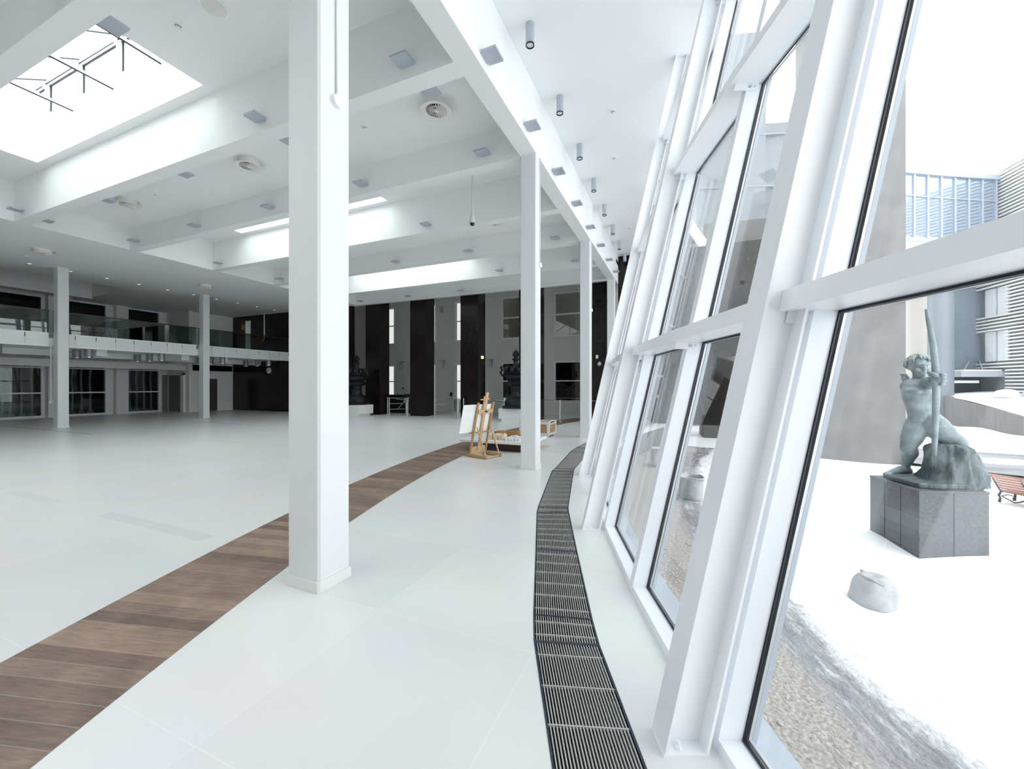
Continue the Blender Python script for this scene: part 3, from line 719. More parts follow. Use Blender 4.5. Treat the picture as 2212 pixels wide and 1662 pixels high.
# swirl diffusers
pr3 = thing('air_diffuser', 'tmp', 'air diffuser', (0, 0, 0), 'round air diffusers')
mb = MB(); mb.lathe([(0.215, 0.0), (0.215, -0.12), (0.20, -0.12), (0.20, 0.0)], (0, 0, 0), 32, ring=True); mb.build('neck', M_DIFF, pr3, smooth='auto')
mb = MB(); mb.lathe([(0.20, -0.118), (0.29, -0.14), (0.292, -0.15), (0.275, -0.156), (0.19, -0.125)], (0, 0, 0), 36, ring=True); mb.build('flange', M_DIFF, pr3, smooth='auto')
mb = MB()
for i in range(24):
    t_ = 2 * PI * i / 24; u = Vector((math.cos(t_), math.sin(t_), 0)); mb.bar(u * 0.035 + Vector((0, 0, -0.125)), u * 0.2 + Vector((0, 0, -0.125)), 0.004, 0.035, (math.sin(t_) * 0.5, -math.cos(t_) * 0.5, 1))
mb.lathe([(0.035, -0.14), (0.04, -0.13), (0.04, -0.115), (0.0, -0.115)], (0, 0, 0), 16); mb.lathe([(0.118, -0.14), (0.122, -0.14), (0.122, -0.11), (0.118, -0.11)], (0, 0, 0), 28, ring=True)
mb.build('swirl_vanes', M_DIFF, pr3)
mb = MB(); mb.tube([(0, 0, -0.06), (0, 0, -0.05)], 0.199, 24); mb.build('duct_plate', M_BLACK, pr3)
DIF = [(-4.2, 6.33, ZL, 'ivory round air diffuser in the coffer right of the near column'), (-9.3, 6.24, ZL, 'ivory round air diffuser in the coffer just left of the near column'), (-14.45, 6.24, ZL, 'ivory round air diffuser in the coffer at far left'), (-19.85, 6.32, ZB, 'ivory round air diffuser on the flat soffit above the left gallery column'), (-19.9, 11.4, ZB, 'ivory round air diffuser on the flat soffit above the second gallery column'), (-5.4, 11.45, ZL, 'ivory round air diffuser in the coffer behind the dome camera')]
for i, (x, y, z, lab) in enumerate(DIF):
    if i == 0: pr3.location = (x, y, z); pr3['label'] = lab
    else: dup(pr3, (x, y, z), 0, lab)
t = thing('ceiling_speaker', 'flat round ceiling speaker near the top edge of the picture', 'speaker', (-6.42, 3.78, ZH))
mb = MB(); mb.lathe([(0.19, 0), (0.19, -0.012), (0.165, -0.018), (0.165, 0)], (-6.42, 3.78, ZH), 32, ring=True); mb.build('rim', M_PANEL, t, smooth='auto')
mb = MB(); mb.tube([(-6.42, 3.78, ZH - 0.014), (-6.42, 3.78, ZH)], 0.165, 32); mb.build('grille', M_SKIRT, t)
# detectors
pr4 = thing('smoke_detector', 'tmp', 'detector', (0, 0, 0), 'smoke detectors')
mb = MB(); mb.lathe([(0.06, 0), (0.06, -0.012), (0.045, -0.02), (0.045, 0)], (0, 0, 0), 20, ring=True); mb.build('base_ring', M_PANEL, pr4, smooth='auto')
mb = MB(); mb.lathe([(0.028, -0.02), (0.03, -0.045), (0.015, -0.06), (0, -0.06)], (0, 0, 0), 16); mb.build('sensor_head', M_DIFF, pr4, smooth='auto')
mb = MB(); mb.lathe([(0.034, -0.024), (0.034, -0.036), (0.02, -0.036), (0.02, -0.024)], (0, 0, 0), 16, ring=True); mb.build('vent_slot', M_GREYMET, pr4)
for i, (x, y, z, lab) in enumerate([(-7.27, 3.76, ZH, 'small white detector beside the flat ceiling speaker'), (-5.9, 6.32, ZL, 'small detector left of the air diffuser by the near column'), (-13.25, 6.32, ZL, 'small detector between the two left air diffusers'), (-1.33, 8.65, HTOP, 'small detector on the ceiling by the glass, nearer one'), (-1.57, 10.45, HTOP, 'small detector on the ceiling by the glass, middle one'), (-1.74, 15.3, HTOP, 'small detector on the ceiling by the glass, farthest one'), (-21.3, 6.4, ZB, 'small detector on the soffit by the left gallery column')]):
    if i == 0: pr4.location = (x, y, z); pr4['label'] = lab
    else: dup(pr4, (x, y, z), 0, lab)
# recessed downlights of the soffit
pr5 = thing('downlight', 'tmp', 'light', (0, 0, 0), 'small downlights along the soffit edge')
mb = MB(); mb.lathe([(0.075, 0), (0.075, -0.008), (0.055, -0.01), (0.055, 0)], (0, 0, 0), 20, ring=True); mb.build('trim_ring', M_PANEL, pr5, smooth='auto')
mb = MB(); mb.tube([(0, 0, -0.006), (0, 0, 0)], 0.055, 16); mb.build('lens', M_SPOT, pr5)
for i in range(10):
    lab = 'small lit downlight on the soffit edge before the gallery, %s from the left' % ORD[i].replace('nearest', 'first')
    p = (-22.53 - 0.03 * i, 6.83 + 1.115 * i, ZB)
    if i == 0: pr5.location = p; pr5['label'] = lab
    else: dup(pr5, p, 0, lab)
# dome camera
t = thing('dome_camera', 'white dome security camera on a thin pole hanging left of the second column', 'camera', (-4.84, 8.9, ZH))
c = Vector((-4.84, 8.9, 0))
mb = MB(); mb.tube([c + Vector((0, 0, 5.98)), c + Vector((0, 0, ZH))], 0.022, 10); mb.lathe([(0.06, ZH - 0.02), (0.06, ZH)], c, 16); mb.build('pole', M_COLUMN, t, smooth='auto')
mb = MB(); mb.lathe([(0.022, 6.0), (0.035, 5.95), (0.06, 5.88), (0.075, 5.80), (0.072, 5.74), (0.06, 5.735)], c, 24); mb.build('housing', M_COLUMN, t, smooth='auto')
mb = MB(); mb.ball(c + Vector((0, 0, 5.735)), 0.062, 0.062, 0.07, 20, 12); mb.build('dome', M_BLACK, t, smooth=True)

# ------------------------------------------------------------------ sawtooth skylights
for bi, (y0, y1) in enumerate(SKY_BAYS[:3]):
    hx0, hx1, ya, yb = -15.06, -8.3, y0 + 0.2, y1 - 0.2
    s_ = struct('window_%d' % wn, (-11.7, (ya + yb) / 2, 8.4)); wn += 1
    yv = yb + 0.03; zr, zk = 9.2, 8.42
    ze = 8.0
    nodes = [hx1 - 1.35 - 1.68 * i + 0.0 for i in range(4)]
    nodes = [-9.56, -11.24, -12.92, -14.54]
    mb = MB()
    for x in nodes:
        mb.box(x - 0.06, x + 0.06, yv - 0.05, yv + 0.05, zk, zr)
        mb.bar((x, yv, zr), (x, ya - 0.05, ze), 0.1, 0.12)
    for x in (hx0, hx1):
        mb.bar((x, yv, zr), (x, ya - 0.05, ze), 0.1, 0.12)
    mb.build('rafters', M_FRAME, s_)
    mb = MB(); mb.box(hx0 - 0.1, hx1 + 0.1, yv - 0.06, yv + 0.06, zr - 0.08, zr + 0.04); mb.build('ridge_beam', M_FRAME, s_)
    mb = MB()
    for x in nodes:
        for sx in (-0.075, 0.075): mb.box(x + sx - 0.008, x + sx + 0.008, yv + 0.0, yv + 0.03, zk, zr - 0.08)
        for sx in (-0.065, 0.065): mb.bar((x + sx, yv, zr + 0.06), (x + sx, ya, ze + 0.06), 0.015, 0.02)
    mb.box(hx0, hx1, yv - 0.075, yv - 0.06, zr - 0.09, zr - 0.07); mb.box(hx0, hx1, yv - 0.005, yv + 0.02, zr - 0.1, zr - 0.08)
    mb.build('gasket', M_GASKET, s_)
    mb = MB(); mb.box(hx0 - 0.1, hx1 + 0.1, yv + 0.055, yv + 0.07, zk, zr); mb.build('pane', M_GLASS2, s_)
    mb = MB(); mb.bar(((hx0 + hx1) / 2, yv, zr + 0.08), ((hx0 + hx1) / 2, ya - 0.1, ze + 0.08), hx1 - hx0 + 0.2, 0.015); mb.build('pane', M_GLASS2, s_)
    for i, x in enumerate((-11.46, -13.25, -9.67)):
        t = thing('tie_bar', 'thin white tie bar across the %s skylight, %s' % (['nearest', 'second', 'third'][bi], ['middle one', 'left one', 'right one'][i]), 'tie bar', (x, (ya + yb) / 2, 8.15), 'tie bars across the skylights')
        MB().bar((x, ya, 8.18), (x, yb, 8.18), 0.05, 0.05).build('bar', M_STEEL, t); MB().bar((x, ya, 8.147), (x, yb, 8.147), 0.03, 0.016).build('shade_strip', M_IRON, t)  # dark strip under the bar stands in for its shaded lower edge

# ------------------------------------------------------------------ gallery
XG = -22.6
sg = struct('floor_gallery')
mb = MB(); mb.box(-30.0, XG - 0.02, -9.5, 17.7, 3.2, 3.5); mb.build('gallery_slab', M_CEIL, sg)
mb = MB(); mb.box(-25.6, -25.2, -9.5, 17.7, 2.95, 3.2); 
for y in (4.2, 9.0, 12.2, 14.1): mb.box(-28.0, -23.3, y, y + 0.35, 2.93, 3.2)
mb.build('slab_beam', M_CEIL, sg)
for i, (ya, yb, lab) in enumerate(((-2.0, 7.36, 'front of the gallery edge left of the left gallery column'), (7.46, 12.5, 'front of the gallery edge between the two gallery columns'), (12.58, 17.65, 'front of the gallery edge right of the second gallery column'))):
    t = thing('gallery_fascia', 'frosted white glass ' + lab, 'fascia', (XG, ya, 3.18), 'frosted gallery fascia runs')
    mb = MB(); n = int((yb - ya) / 0.62 + 0.5)
    for k in range(n):
        p0 = ya + (yb - ya) * k / n; p1 = ya + (yb - ya) * (k + 1) / n
        mb.box(XG - 0.01, XG + 0.004, p0 + 0.012, p1 - 0.012, 3.2, 3.66)
    mb.build('fascia_panel', M_FASCIA, t)
    mb = MB(); mb.box(XG - 0.03, XG + 0.03, ya, yb, 3.655, 3.70); mb.box(XG - 0.05, XG + 0.03, ya, yb, 3.165, 3.21); mb.build('white_rail', M_FRAME, t)
    t = thing('glass_balustrade', 'greenish glass balustrade above the ' + lab, 'balustrade', (XG, ya, 3.7), 'gallery balustrade runs')
    n = max(1, int((yb - ya) / 1.6 + 0.5))
    for k in range(n):
        p0 = ya + (yb - ya) * k / n; p1 = ya + (yb - ya) * (k + 1) / n
        MB().box(XG - 0.012, XG, p0 + 0.008, p1 - 0.008, 3.70, 4.53).build('glass_panel', M_GREEN, t)
    MB().box(XG - 0.035, XG + 0.025, ya, yb, 4.53, 4.575).build('handrail', M_RAIL, t)
# aluminium cylinder lamps under the gallery
pr6 = thing('gallery_lamp', 'tmp', 'lamp', (0, 0, 0), 'aluminium cylinder lamps under the gallery')
mb = MB(); mb.tube([(0, 0, -0.36), (0, 0, 0)], 0.13, 24); mb.build('housing', M_ALU, pr6, smooth='auto')
mb = MB(); mb.lathe([(0.131, -0.375), (0.131, -0.355), (0.115, -0.355), (0.115, -0.375)], (0, 0, 0), 24, ring=True); mb.build('bottom_ring', M_CHROME, pr6, smooth='auto')
mb = MB(); mb.tube([(0, 0, -0.362), (0, 0, -0.358)], 0.112, 20); mb.build('lens', M_LAMPIN, pr6)
gl = [(-23.0, 6.17)] + [(x, y) for y in (8.62, 11.18, 13.95, 16.6) for x in (-25.0, -23.95, -22.95)]
lb = ['at the far left edge of the picture'] + ['%s, %s of its row' % (r, p) for r in ('beside the left gallery column', 'midway between the gallery columns', 'beside the second gallery column', 'nearest the dark stone wall') for p in ('innermost', 'middle one', 'outermost')]
for i, (x, y) in enumerate(gl):
    lab = 'aluminium cylinder lamp under the gallery ' + lb[i]
    if i == 0: pr6.location = (x, y, 3.2); pr6['label'] = lab
    else: dup(pr6, (x, y, 3.2), 0, lab)
t = thing('wall_clock', 'white round wall clock on the dark stone wall', 'clock', (-24.4, 17.66, 2.45))
c = (-24.4, 17.68, 2.6)
mb = MB(); mb.tube([(c[0], 17.64, c[2]), (c[0], 17.7, c[2])], 0.2, 32); mb.build('case', M_GREYMET, t, smooth='auto')
mb = MB(); mb.tube([(c[0], 17.633, c[2]), (c[0], 17.641, c[2])], 0.18, 32); mb.build('dial', M_FRAME, t)
mb = MB(); mb.bar((c[0], 17.63, c[2]), (c[0] + 0.03, 17.63, c[2] + 0.13), 0.012, 0.004, (0, 1, 0)); mb.bar((c[0], 17.63, c[2]), (c[0] - 0.06, 17.63, c[2] + 0.07), 0.016, 0.004, (0, 1, 0)); mb.build('clock_hands', M_BLACK, t)
t = thing('hydrant_pipe', 'white standpipe with a red valve box on the gallery by the dark wall', 'pipe', (-24.6, 17.5, 3.5))
mb = MB(); mb.tube([(-24.6, 17.5, ZB), (-24.6, 17.5, 4.7), (-24.68, 17.5, 4.55), (-24.9, 17.5, 4.5)], 0.035); mb.build('pipe', M_WALL, t, smooth=True)
mb = MB(); mb.box(-25.7, -24.8, 17.45, 17.68, 4.3, 4.75); mb.build('valve_box', M_RED, t)
t = thing('niche_lamp', 'small warm lamp glowing in the niche above the gallery', 'lamp', (-26.15, 18.4, 5.5))
mb = MB(); mb.box(-26.2, -26.08, 18.3, 18.5, 5.5, 5.85); mb.build('glowing_shade', M_WARM, t)
mb = MB(); mb.box(-26.22, -26.06, 18.28, 18.52, 5.47, 5.5); mb.build('lamp_base', M_GREYMET, t)

# ------------------------------------------------------------------ lobby things
pr7 = thing('wall_lamp', 'tmp', 'lamp', (0, 0, 0), 'wall lamps of the lobby')
mb = MB(); mb.box(-0.22, 0.22, -0.26, -0.02, 0.42, 0.46); mb.build('top_shade', M_GREYMET, pr7)
mb = MB(); mb.tube([(0, -0.13, 0.0), (0, -0.13, 0.30)], 0.085, 18); mb.build('cylinder', M_GREYMET, pr7, smooth='auto')
mb = MB(); mb.box(-0.05, 0.05, -0.05, 0.0, 0.05, 0.44); mb.build('wall_bracket', M_GREYMET, pr7)
for i, (x, lab) in enumerate(((-16.85, 'grey wall lamp in the lobby between the first and second dark pillars'), (-13.65, 'grey wall lamp in the lobby between the second and third dark pillars'), (-10.36, 'grey wall lamp in the lobby right of the third dark pillar'), (-7.3, 'grey wall lamp in the lobby just right of the column beside the easel'))):
    if i == 0: pr7.location = (x, Y, 2.74); pr7['label'] = lab
    else: dup(pr7, (x, Y, 2.74), 0, lab)
t = thing('exit_sign', 'small lit yellow sign beside the third dark pillar', 'sign', (-9.35, 18.3, 3.0))
mb = MB(); mb.box(-9.42, -9.40, 18.2, 18.5, 3.0, 3.16); mb.build('housing', M_BLACK, t)
mb = MB(); mb.box(-9.399, -9.385, 18.22, 18.48, 3.02, 3.16); mb.build('lit_face', M_WARM, t)
t = thing('speaker_box', 'small grey wall speaker high in the lobby between second and third pillars', 'speaker', (-13.75, Y - 0.1, 6.2))
mb = MB(); mb.box(-13.86, -13.66, Y - 0.2, Y - 0.03, 6.2, 6.55); mb.build('housing', M_GREYMET, t, bevel=0.01); MB().box(-13.78, -13.74, Y - 0.03, Y, 6.3, 6.45).build('bracket', M_GREYMET, t)
t = thing('wall_switch', 'small dark square wall switch in the lobby by the tripod turnstile', 'switch', (-16.75, Y, 1.4))
MB().box(-16.82, -16.68, Y - 0.02, Y, 1.38, 1.52).build('plate', M_GREYMET, t); MB().box(-16.79, -16.71, Y - 0.03, Y - 0.02, 1.41, 1.49).build('rocker', M_BLACK, t)
t = thing('pillar_camera', 'small white and black camera on the dark end wall beside the third column', 'camera', (-3.45, 17.9, 2.6))
mb = MB(); mb.box(-3.5, -3.40, 17.86, 17.92, 2.85, 3.0); mb.build('junction_box', M_FRAME, t)
mb = MB(); mb.ball((-3.33, 17.8, 2.6), 0.09, n=16); mb.tube([(-3.33, 17.92, 2.72), (-3.33, 17.8, 2.66)], 0.02); mb.build('camera_ball', M_GREYMET, t, smooth=True)

def censer(cx, cy, plx0, plx1, ply0, ply1, lab, plab):
    p = thing('plinth', plab, 'plinth', ((plx0 + plx1) / 2, (ply0 + ply1) / 2, 0), 'white plinths under the bronzes')
    MB().box(plx0, plx1, ply0, ply1, 0.12, 0.6).build('top_block', M_PLINTHW, p, bevel=0.006)
    MB().box(plx0 + 0.15, plx1 - 0.12, ply0, ply1 - 0.12, 0, 0.12).build('base_block', M_PLINTHW, p)
    t = thing('bronze_censer', lab, 'sculpture', (cx, cy, 0.6), 'dark bronze censers')
    c = (cx, cy, 0.6)
    wob = lambda a: (lambda i, t_: 1 + a * math.cos(8 * t_))
    mb = MB(); mb.lathe([(0.62, 0), (0.64, 0.10), (0.52, 0.13), (0.54, 0.3), (0.44, 0.42), (0.46, 0.48), (0.35, 0.52)], c, 32, wob(0.05)); mb.build('foot', M_BRONZE, t, smooth='auto')
    mb = MB(); mb.lathe([(0.33, 0.5), (0.25, 0.62), (0.24, 0.8), (0.27, 0.84), (0.24, 0.88), (0.27, 1.0), (0.37, 1.05), (0.47, 1.12), (0.5, 1.18), (0.42, 1.22), (0.36, 1.28), (0.46, 1.38), (0.5, 1.5), (0.42, 1.56), (0.44, 1.6), (0.5, 1.63), (0.5, 1.66), (0.3, 1.7)], c, 36, wob(0.035)); mb.build('bowl', M_BRONZE, t, smooth='auto')
    for k in range(10):
        t_ = 2 * PI * k / 10 + 0.3; u = Vector((math.cos(t_), math.sin(t_), 0)); b = Vector(c) + Vector((0, 0, 1.66))
        mb = MB(); mb.tube([b + u * 0.44, b + u * 0.50 + Vector((0, 0, 0.12)), b + u * 0.40 + Vector((0, 0, 0.26)), b + u * 0.30 + Vector((0, 0, 0.30))], [0.08, 0.095, 0.06, 0.02], 8); mb.build('petal', M_BRONZE, t, smooth=True)
    mb = MB(); mb.lathe([(0.36, 1.66), (0.3, 1.76), (0.2, 1.9), (0.12, 2.02), (0.1, 2.18), (0.17, 2.24), (0.17, 2.28), (0.07, 2.33), (0.13, 2.4), (0.165, 2.5), (0.11, 2.6), (0.03, 2.68), (0, 2.72)], c, 24); mb.build('finial', M_BRONZE, t, smooth='auto')
    for sgn in (-1, 1):
        b = Vector(c) + Vector((0.5 * sgn, 0, 1.5))
        mb = MB(); mb.tube([b, b + Vector((0.18 * sgn, 0, 0.02)), b + Vector((0.28 * sgn, 0, 0.15)), b + Vector((0.2 * sgn, 0, 0.28)), b + Vector((0.26 * sgn, 0, 0.4)), b + Vector((0.14 * sgn, 0, 0.46))], [0.04, 0.05, 0.055, 0.04, 0.06, 0.03], 8); mb.build('handle', M_BRONZE, t, smooth=True)
censer(-16.3, 16.85, -17.2, -15.6, 16.28, 17.35, 'dark bronze censer with a bud finial right beside the large near column', 'white plinth under the left bronze censer')
censer(-7.05, 17.15, -7.75, -6.05, 16.75, 17.7, 'dark bronze censer with scrolling handles partly behind the second column', 'white plinth under the right bronze censer, behind the easel')

def post(mb, x, y, h, r=0.025): mb.tube([(x, y, 0), (x, y, h)], r, 12)
t = thing('rail_barrier', 'chrome rail barrier with three cross bars beside the first dark pillar', 'barrier', (-14.6, 17.6, 0), 'lobby barriers')
for x, y in ((-14.95, 17.75), (-14.5, 17.35), (-13.6, 18.7)): mb = MB(); post(mb, x, y, 1.0); mb.build('post', M_CHROME, t, smooth='auto')
for z in (0.96, 0.66, 0.36): mb = MB(); mb.tube([(-14.95, 17.75, z), (-14.5, 17.35, z)], 0.014); mb.tube([(-14.5, 17.35, z), (-13.6, 18.7, z)], 0.014); mb.build('cross_bar', M_CHROME, t, smooth='auto')
t = thing('black_cabinet', 'low black cabinet behind the chrome barrier between the first two pillars', 'cabinet', (-15.5, 19.7, 0))
MB().box(-16.3, -14.75, 19.4, 20.0, 0.04, 1.05).build('carcass', M_BLACK, t, bevel=0.01); MB().box(-16.25, -14.8, 19.45, 19.95, 0, 0.04).build('plinth_base', M_BLACK, t); MB().box(-16.35, -14.7, 19.36, 20.04, 1.05, 1.09).build('counter_top', M_BLACK, t)
def turnstile(x, y, lab):
    t = thing('turnstile', lab, 'turnstile', (x, y, 0), 'tripod turnstiles of the lobby')
    mb = MB(); mb.tube([(x, y, 0), (x, y, 0.72)], 0.085, 20); mb.build('pedestal', M_CHROME, t, smooth='auto')
    MB().box(x - 0.1, x + 0.2, y - 0.12, y + 0.12, 0.72, 0.98).build('mechanism', M_CHROME, t, bevel=0.02)
    for dx, w_ in ((-0.02, 0.26), (0.22, 0.1)): MB().box(x - w_ / 2 + dx, x + w_ / 2 + dx, y - 0.08, y + 0.08, 1.0, 1.17).build('reader_head', M_BLACK, t, bevel=0.015)
    for d in ((-0.62, 0, 0.05), (-0.42, -0.12, -0.5), (-0.3, 0.35, -0.15)):
        mb = MB(); mb.tube([(x - 0.1, y, 0.84), (x - 0.1 + d[0], y + d[1], 0.84 + d[2])], 0.017); mb.build('arm', M_CHROME, t, smooth='auto')
    mb = MB(); post(mb, x + 0.26, y - 0.25, 0.9); mb.build('guide_post', M_CHROME, t, smooth='auto')
turnstile(-14.0, 18.2, 'tripod turnstile with black reader heads left of the second dark pillar')
turnstile(-8.2, 18.9, 'tripod turnstile with a black head behind the easel top')
t = thing('glass_gate', 'chrome and glass swing gate between the second and third dark pillars', 'gate', (-11.0, 17.7, 0), 'lobby barriers')
for x, y, r in ((-11.75, 17.55, 0.03), (-11.15, 18.4, 0.022), (-10.45, 17.7, 0.07), (-10.15, 17.75, 0.035)):
    mb = MB(); post(mb, x, y, 1.0, r); mb.build('post', M_CHROME, t, smooth='auto')
for z in (0.96, 0.66, 0.36): mb = MB(); mb.tube([(-11.75, 17.55, z), (-11.15, 18.4, z)], 0.014); mb.build('cross_bar', M_CHROME, t)
MB().box(-11.1, -10.55, 18.37, 18.385, 0.28, 0.92).build('glass_leaf', M_GREEN, t); mb = MB(); mb.tube([(-11.15, 18.38, 0.95), (-10.45, 17.75, 0.95)], 0.02); mb.build('top_rail', M_CHROME, t)
t = thing('wall_reader', 'small black card reader on the lobby wall between second and third pillars', 'reader', (-13.1, Y, 1.1))
MB().box(-13.17, -13.04, Y - 0.07, Y, 0.98, 1.22).build('housing', M_BLACK, t, bevel=0.01); MB().box(-13.15, -13.06, Y - 0.075, Y - 0.069, 1.12, 1.2).build('display', M_DARKPANE, t)
t = thing('stanchion', 'thin chrome stanchion with a rail right of the wooden crate', 'stanchion', (-5.07, 17.6, 0))
mb = MB(); mb.tube([(-5.07, 17.6, 0.02), (-5.07, 17.6, 1.0)], 0.028); mb.build('post', M_CHROME, t, smooth='auto')
mb = MB(); mb.lathe([(0.09, 0), (0.09, 0.03), (0.03, 0.05)], (-5.07, 17.6, 0), 20); mb.build('foot_disc', M_CHROME, t, smooth='auto')
mb = MB(); mb.tube([(-7.0, 18.3, 0.97), (-5.07, 17.6, 0.97), (-3.0, 17.75, 0.97)], 0.012); mb.build('rail', M_CHROME, t)
t = thing('side_barrier', 'short chrome barrier with a white end post behind the easel', 'barrier', (-7.9, 17.6, 0), 'lobby barriers')
mb = MB(); mb.tube([(-8.0, 18.0, 0), (-8.0, 18.0, 1.05)], 0.045, 14); mb.build('post', M_WALL, t, smooth='auto')
mb = MB(); mb.tube([(-8.0, 18.0, 0.86), (-8.6, 18.3, 0.86)], 0.018); mb.build('cross_bar', M_CHROME, t)

# ------------------------------------------------------------------ easel, canvas, table with models, crate
ez = thing('studio_easel', 'pine studio easel seen from behind, standing by the wooden floor strip', 'easel', (-4.28, 8.40, 0))
ez.rotation_euler = (0, 0, math.atan2(-0.30, 0.954))
# local axes: x towards the struts, y across; built about the origin, so give the parts no offset
E0 = ez.location.copy(); ez.location = (0, 0, 0)
def epart(name, p, q, w_, h_, m=M_PINE, up=(0, 0, 1), bev=0.004):
    return MB().bar(p, q, w_, h_, up).build(name, m, ez, bevel=bev)
epart('runner', (-0.36, -0.25, 0.04), (0.36, -0.25, 0.04), 0.055, 0.065, M_PINE2, bev=0.015)
epart('runner', (-0.36, 0.25, 0.04), (0.36, 0.25, 0.04), 0.055, 0.065, M_PINE2, bev=0.015)
epart('cross_rail', (-0.2, -0.25, 0.045), (-0.2, 0.25, 0.045), 0.05, 0.03)
epart('cross_rail', (0.30, -0.25, 0.03), (0.30, 0.25, 0.03), 0.05, 0.02)
epart('foot_board', (-0.17, -0.22, 0.15), (-0.17, 0.22, 0.15), 0.02, 0.15, up=(0.15, 0, 1))
epart('upright', (-0.18, -0.25, 0.07), (0.10, -0.25, 1.27), 0.055, 0.04, M_PINE2, up=(1, 0, -0.2), bev=0.012)
epart('upright', (-0.18, 0.25, 0.07), (0.10, 0.25, 1.27), 0.055, 0.04, M_PINE2, up=(1, 0, -0.2), bev=0.012)
epart('mast', (-0.155, 0.0, 0.14), (0.14, 0.0, 1.50), 0.085, 0.032, M_PINE, up=(1, 0, -0.2), bev=0.006)
epart('mast_slide', (0.055, -0.07, 0.95), (0.115, -0.07, 1.41), 0.03, 0.03, M_PINE, up=(1, 0, -0.2))
epart('top_clamp', (0.07, -0.15, 1.33), (0.10, 0.10, 1.35), 0.05, 0.025)
epart('strut', (0.02, -0.225, 0.70), (0.30, -0.225, 0.07), 0.03, 0.022, M_PINE, up=(0, 1, 0))
epart('strut', (0.02, 0.225, 0.70), (0.30, 0.225, 0.07), 0.03, 0.022, M_PINE, up=(0, 1, 0))
epart('cross_brace', (0.075, -0.23, 1.06), (0.075, 0.23, 1.06), 0.022, 0.09, up=(0.23, 0, 1))
mb = MB(); mb.tube([(0.08, 0.0, 1.06), (0.13, 0.0, 1.05)], 0.02, 10); mb.build('clamp_knob', M_BLACK, ez)
mb = MB(); mb.box(-0.17, -0.02, -0.33, 0.27, 0.555, 0.575); mb.box(-0.17, -0.155, -0.33, 0.27, 0.575, 0.60); mb.build('canvas_tray', M_PINE2, ez)
ez.location = E0
cv = thing('canvas', 'blank white canvas clamped on the pine easel', 'canvas', (0, 0, 0))
nrm = Vector((1, 0, -0.233)).normalized()
b0 = Vector((-0.105, -0.66, 0.60)); upv = Vector((0.233, 0, 1)).normalized() * 0.63; sv = Vector((0, 0.95, 0)); th_ = nrm * 0.02
mb = MB(); mb.hexa([b0, b0 + th_, b0 + sv + th_, b0 + sv, b0 + upv, b0 + upv + th_, b0 + sv + upv + th_, b0 + sv + upv]); mb.build('canvas_sheet', M_CANVAS, cv)
mb = MB(); r_ = nrm * 0.021
for a, b in ((b0, b0 + sv), (b0 + upv, b0 + upv + sv), (b0, b0 + upv), (b0 + sv, b0 + sv + upv)): mb.bar(a + r_, b + r_, 0.03, 0.004, nrm)
mb.build('stretcher_frame', M_CANVAS, cv)
cv.location = E0; cv.rotation_euler = ez.rotation_euler

t = thing('model_table', 'low white table on a dark maroon base behind the column by the easel', 'table', (-4.3, 9.9, 0))
MB().box(-5.3, -3.42, 9.05, 10.55, 0.205, 0.265).build('table_top', M_PLINTHW, t, bevel=0.004)
MB().box(-4.75, -3.62, 9.25, 10.3, 0.0, 0.205).build('base', M_MAROON, t)
MB().box(-5.15, -4.85, 9.3, 10.3, 0.0, 0.205).build('base_support', M_GREYMET, t)
def model(lab, base, mats, blocks, grp='architectural models on the low table'):
    t = thing('architectural_model', lab, 'model', base, grp)
    MB().box(*blocks[0]).build('base_board', mats[0], t)
    for bl in blocks[1:]: MB().box(*bl).build('model_block', mats[1], t)
zt = 0.265
bl = [(-4.62, -4.12, 9.2, 9.6, zt, zt + 0.02)] + [(-4.58 + 0.15 * i, -4.45 + 0.15 * i, 9.24, 9.5, zt + 0.02, zt + 0.13 + 0.02 * (i % 2)) for i in range(3)] + [(-4.2, -4.14, 9.3, 9.42, zt + 0.02, zt + 0.17)]
model('beige card building model at the left front of the low table', (-4.37, 9.4, zt), (M_MODELB, M_MODELB), bl)
random.seed(3)
bl = [(-4.06, -3.62, 9.1, 9.62, zt, zt + 0.012)] + [(-4.04 + 0.085 * i, -3.98 + 0.085 * i, 9.13 + 0.12 * j, 9.22 + 0.12 * j, zt + 0.012, zt + 0.07 + 0.05 * random.random()) for i in range(5) for j in range(4)]
model('white city block model at the right front of the low table', (-3.84, 9.36, zt), (M_MODELW, M_MODELW), bl)
bl = [(-4.75, -3.95, 9.85, 10.3, zt, zt + 0.03), (-4.7, -4.25, 9.9, 10.2, zt + 0.03, zt + 0.14), (-4.25, -4.02, 9.92, 10.1, zt + 0.03, zt + 0.17)]
model('ochre wooden box model at the back of the low table', (-4.35, 10.1, zt), (M_MODELO, M_MODELO), bl)
bl = [(-3.9, -3.5, 9.8, 10.4, zt, zt + 0.02), (-3.85, -3.55, 9.85, 10.3, zt + 0.02, zt + 0.12)]
model('grey model behind the white city block on the low table', (-3.7, 10.1, zt), (M_GREYMET, M_CONC), bl)
t = thing('wooden_crate', 'plywood transport crate with a grey frame right of the second column', 'crate', (-4.35, 12.6, 0))
cx0, cx1, cy0, cy1 = -4.9, -3.87, 12.2, 13.0
mb = MB(); mb.box(cx0 + 0.02, cx1 - 0.02, cy0 + 0.02, cy1 - 0.02, 0.08, 0.44); mb.build('plywood_body', M_PLY, t)
mb = MB()
for x0 in (cx0, cx1 - 0.085):
    for y0 in (cy0, cy1 - 0.085): mb.box(x0, x0 + 0.085, y0, y0 + 0.085, 0.06, 0.5)
for y0 in (cy0 - 0.002, cy1 - 0.083):
    mb.box(cx0 + 0.085, cx1 - 0.085, y0, y0 + 0.085, 0.06, 0.13); mb.box(cx0 + 0.085, cx1 - 0.085, y0, y0 + 0.085, 0.41, 0.48)
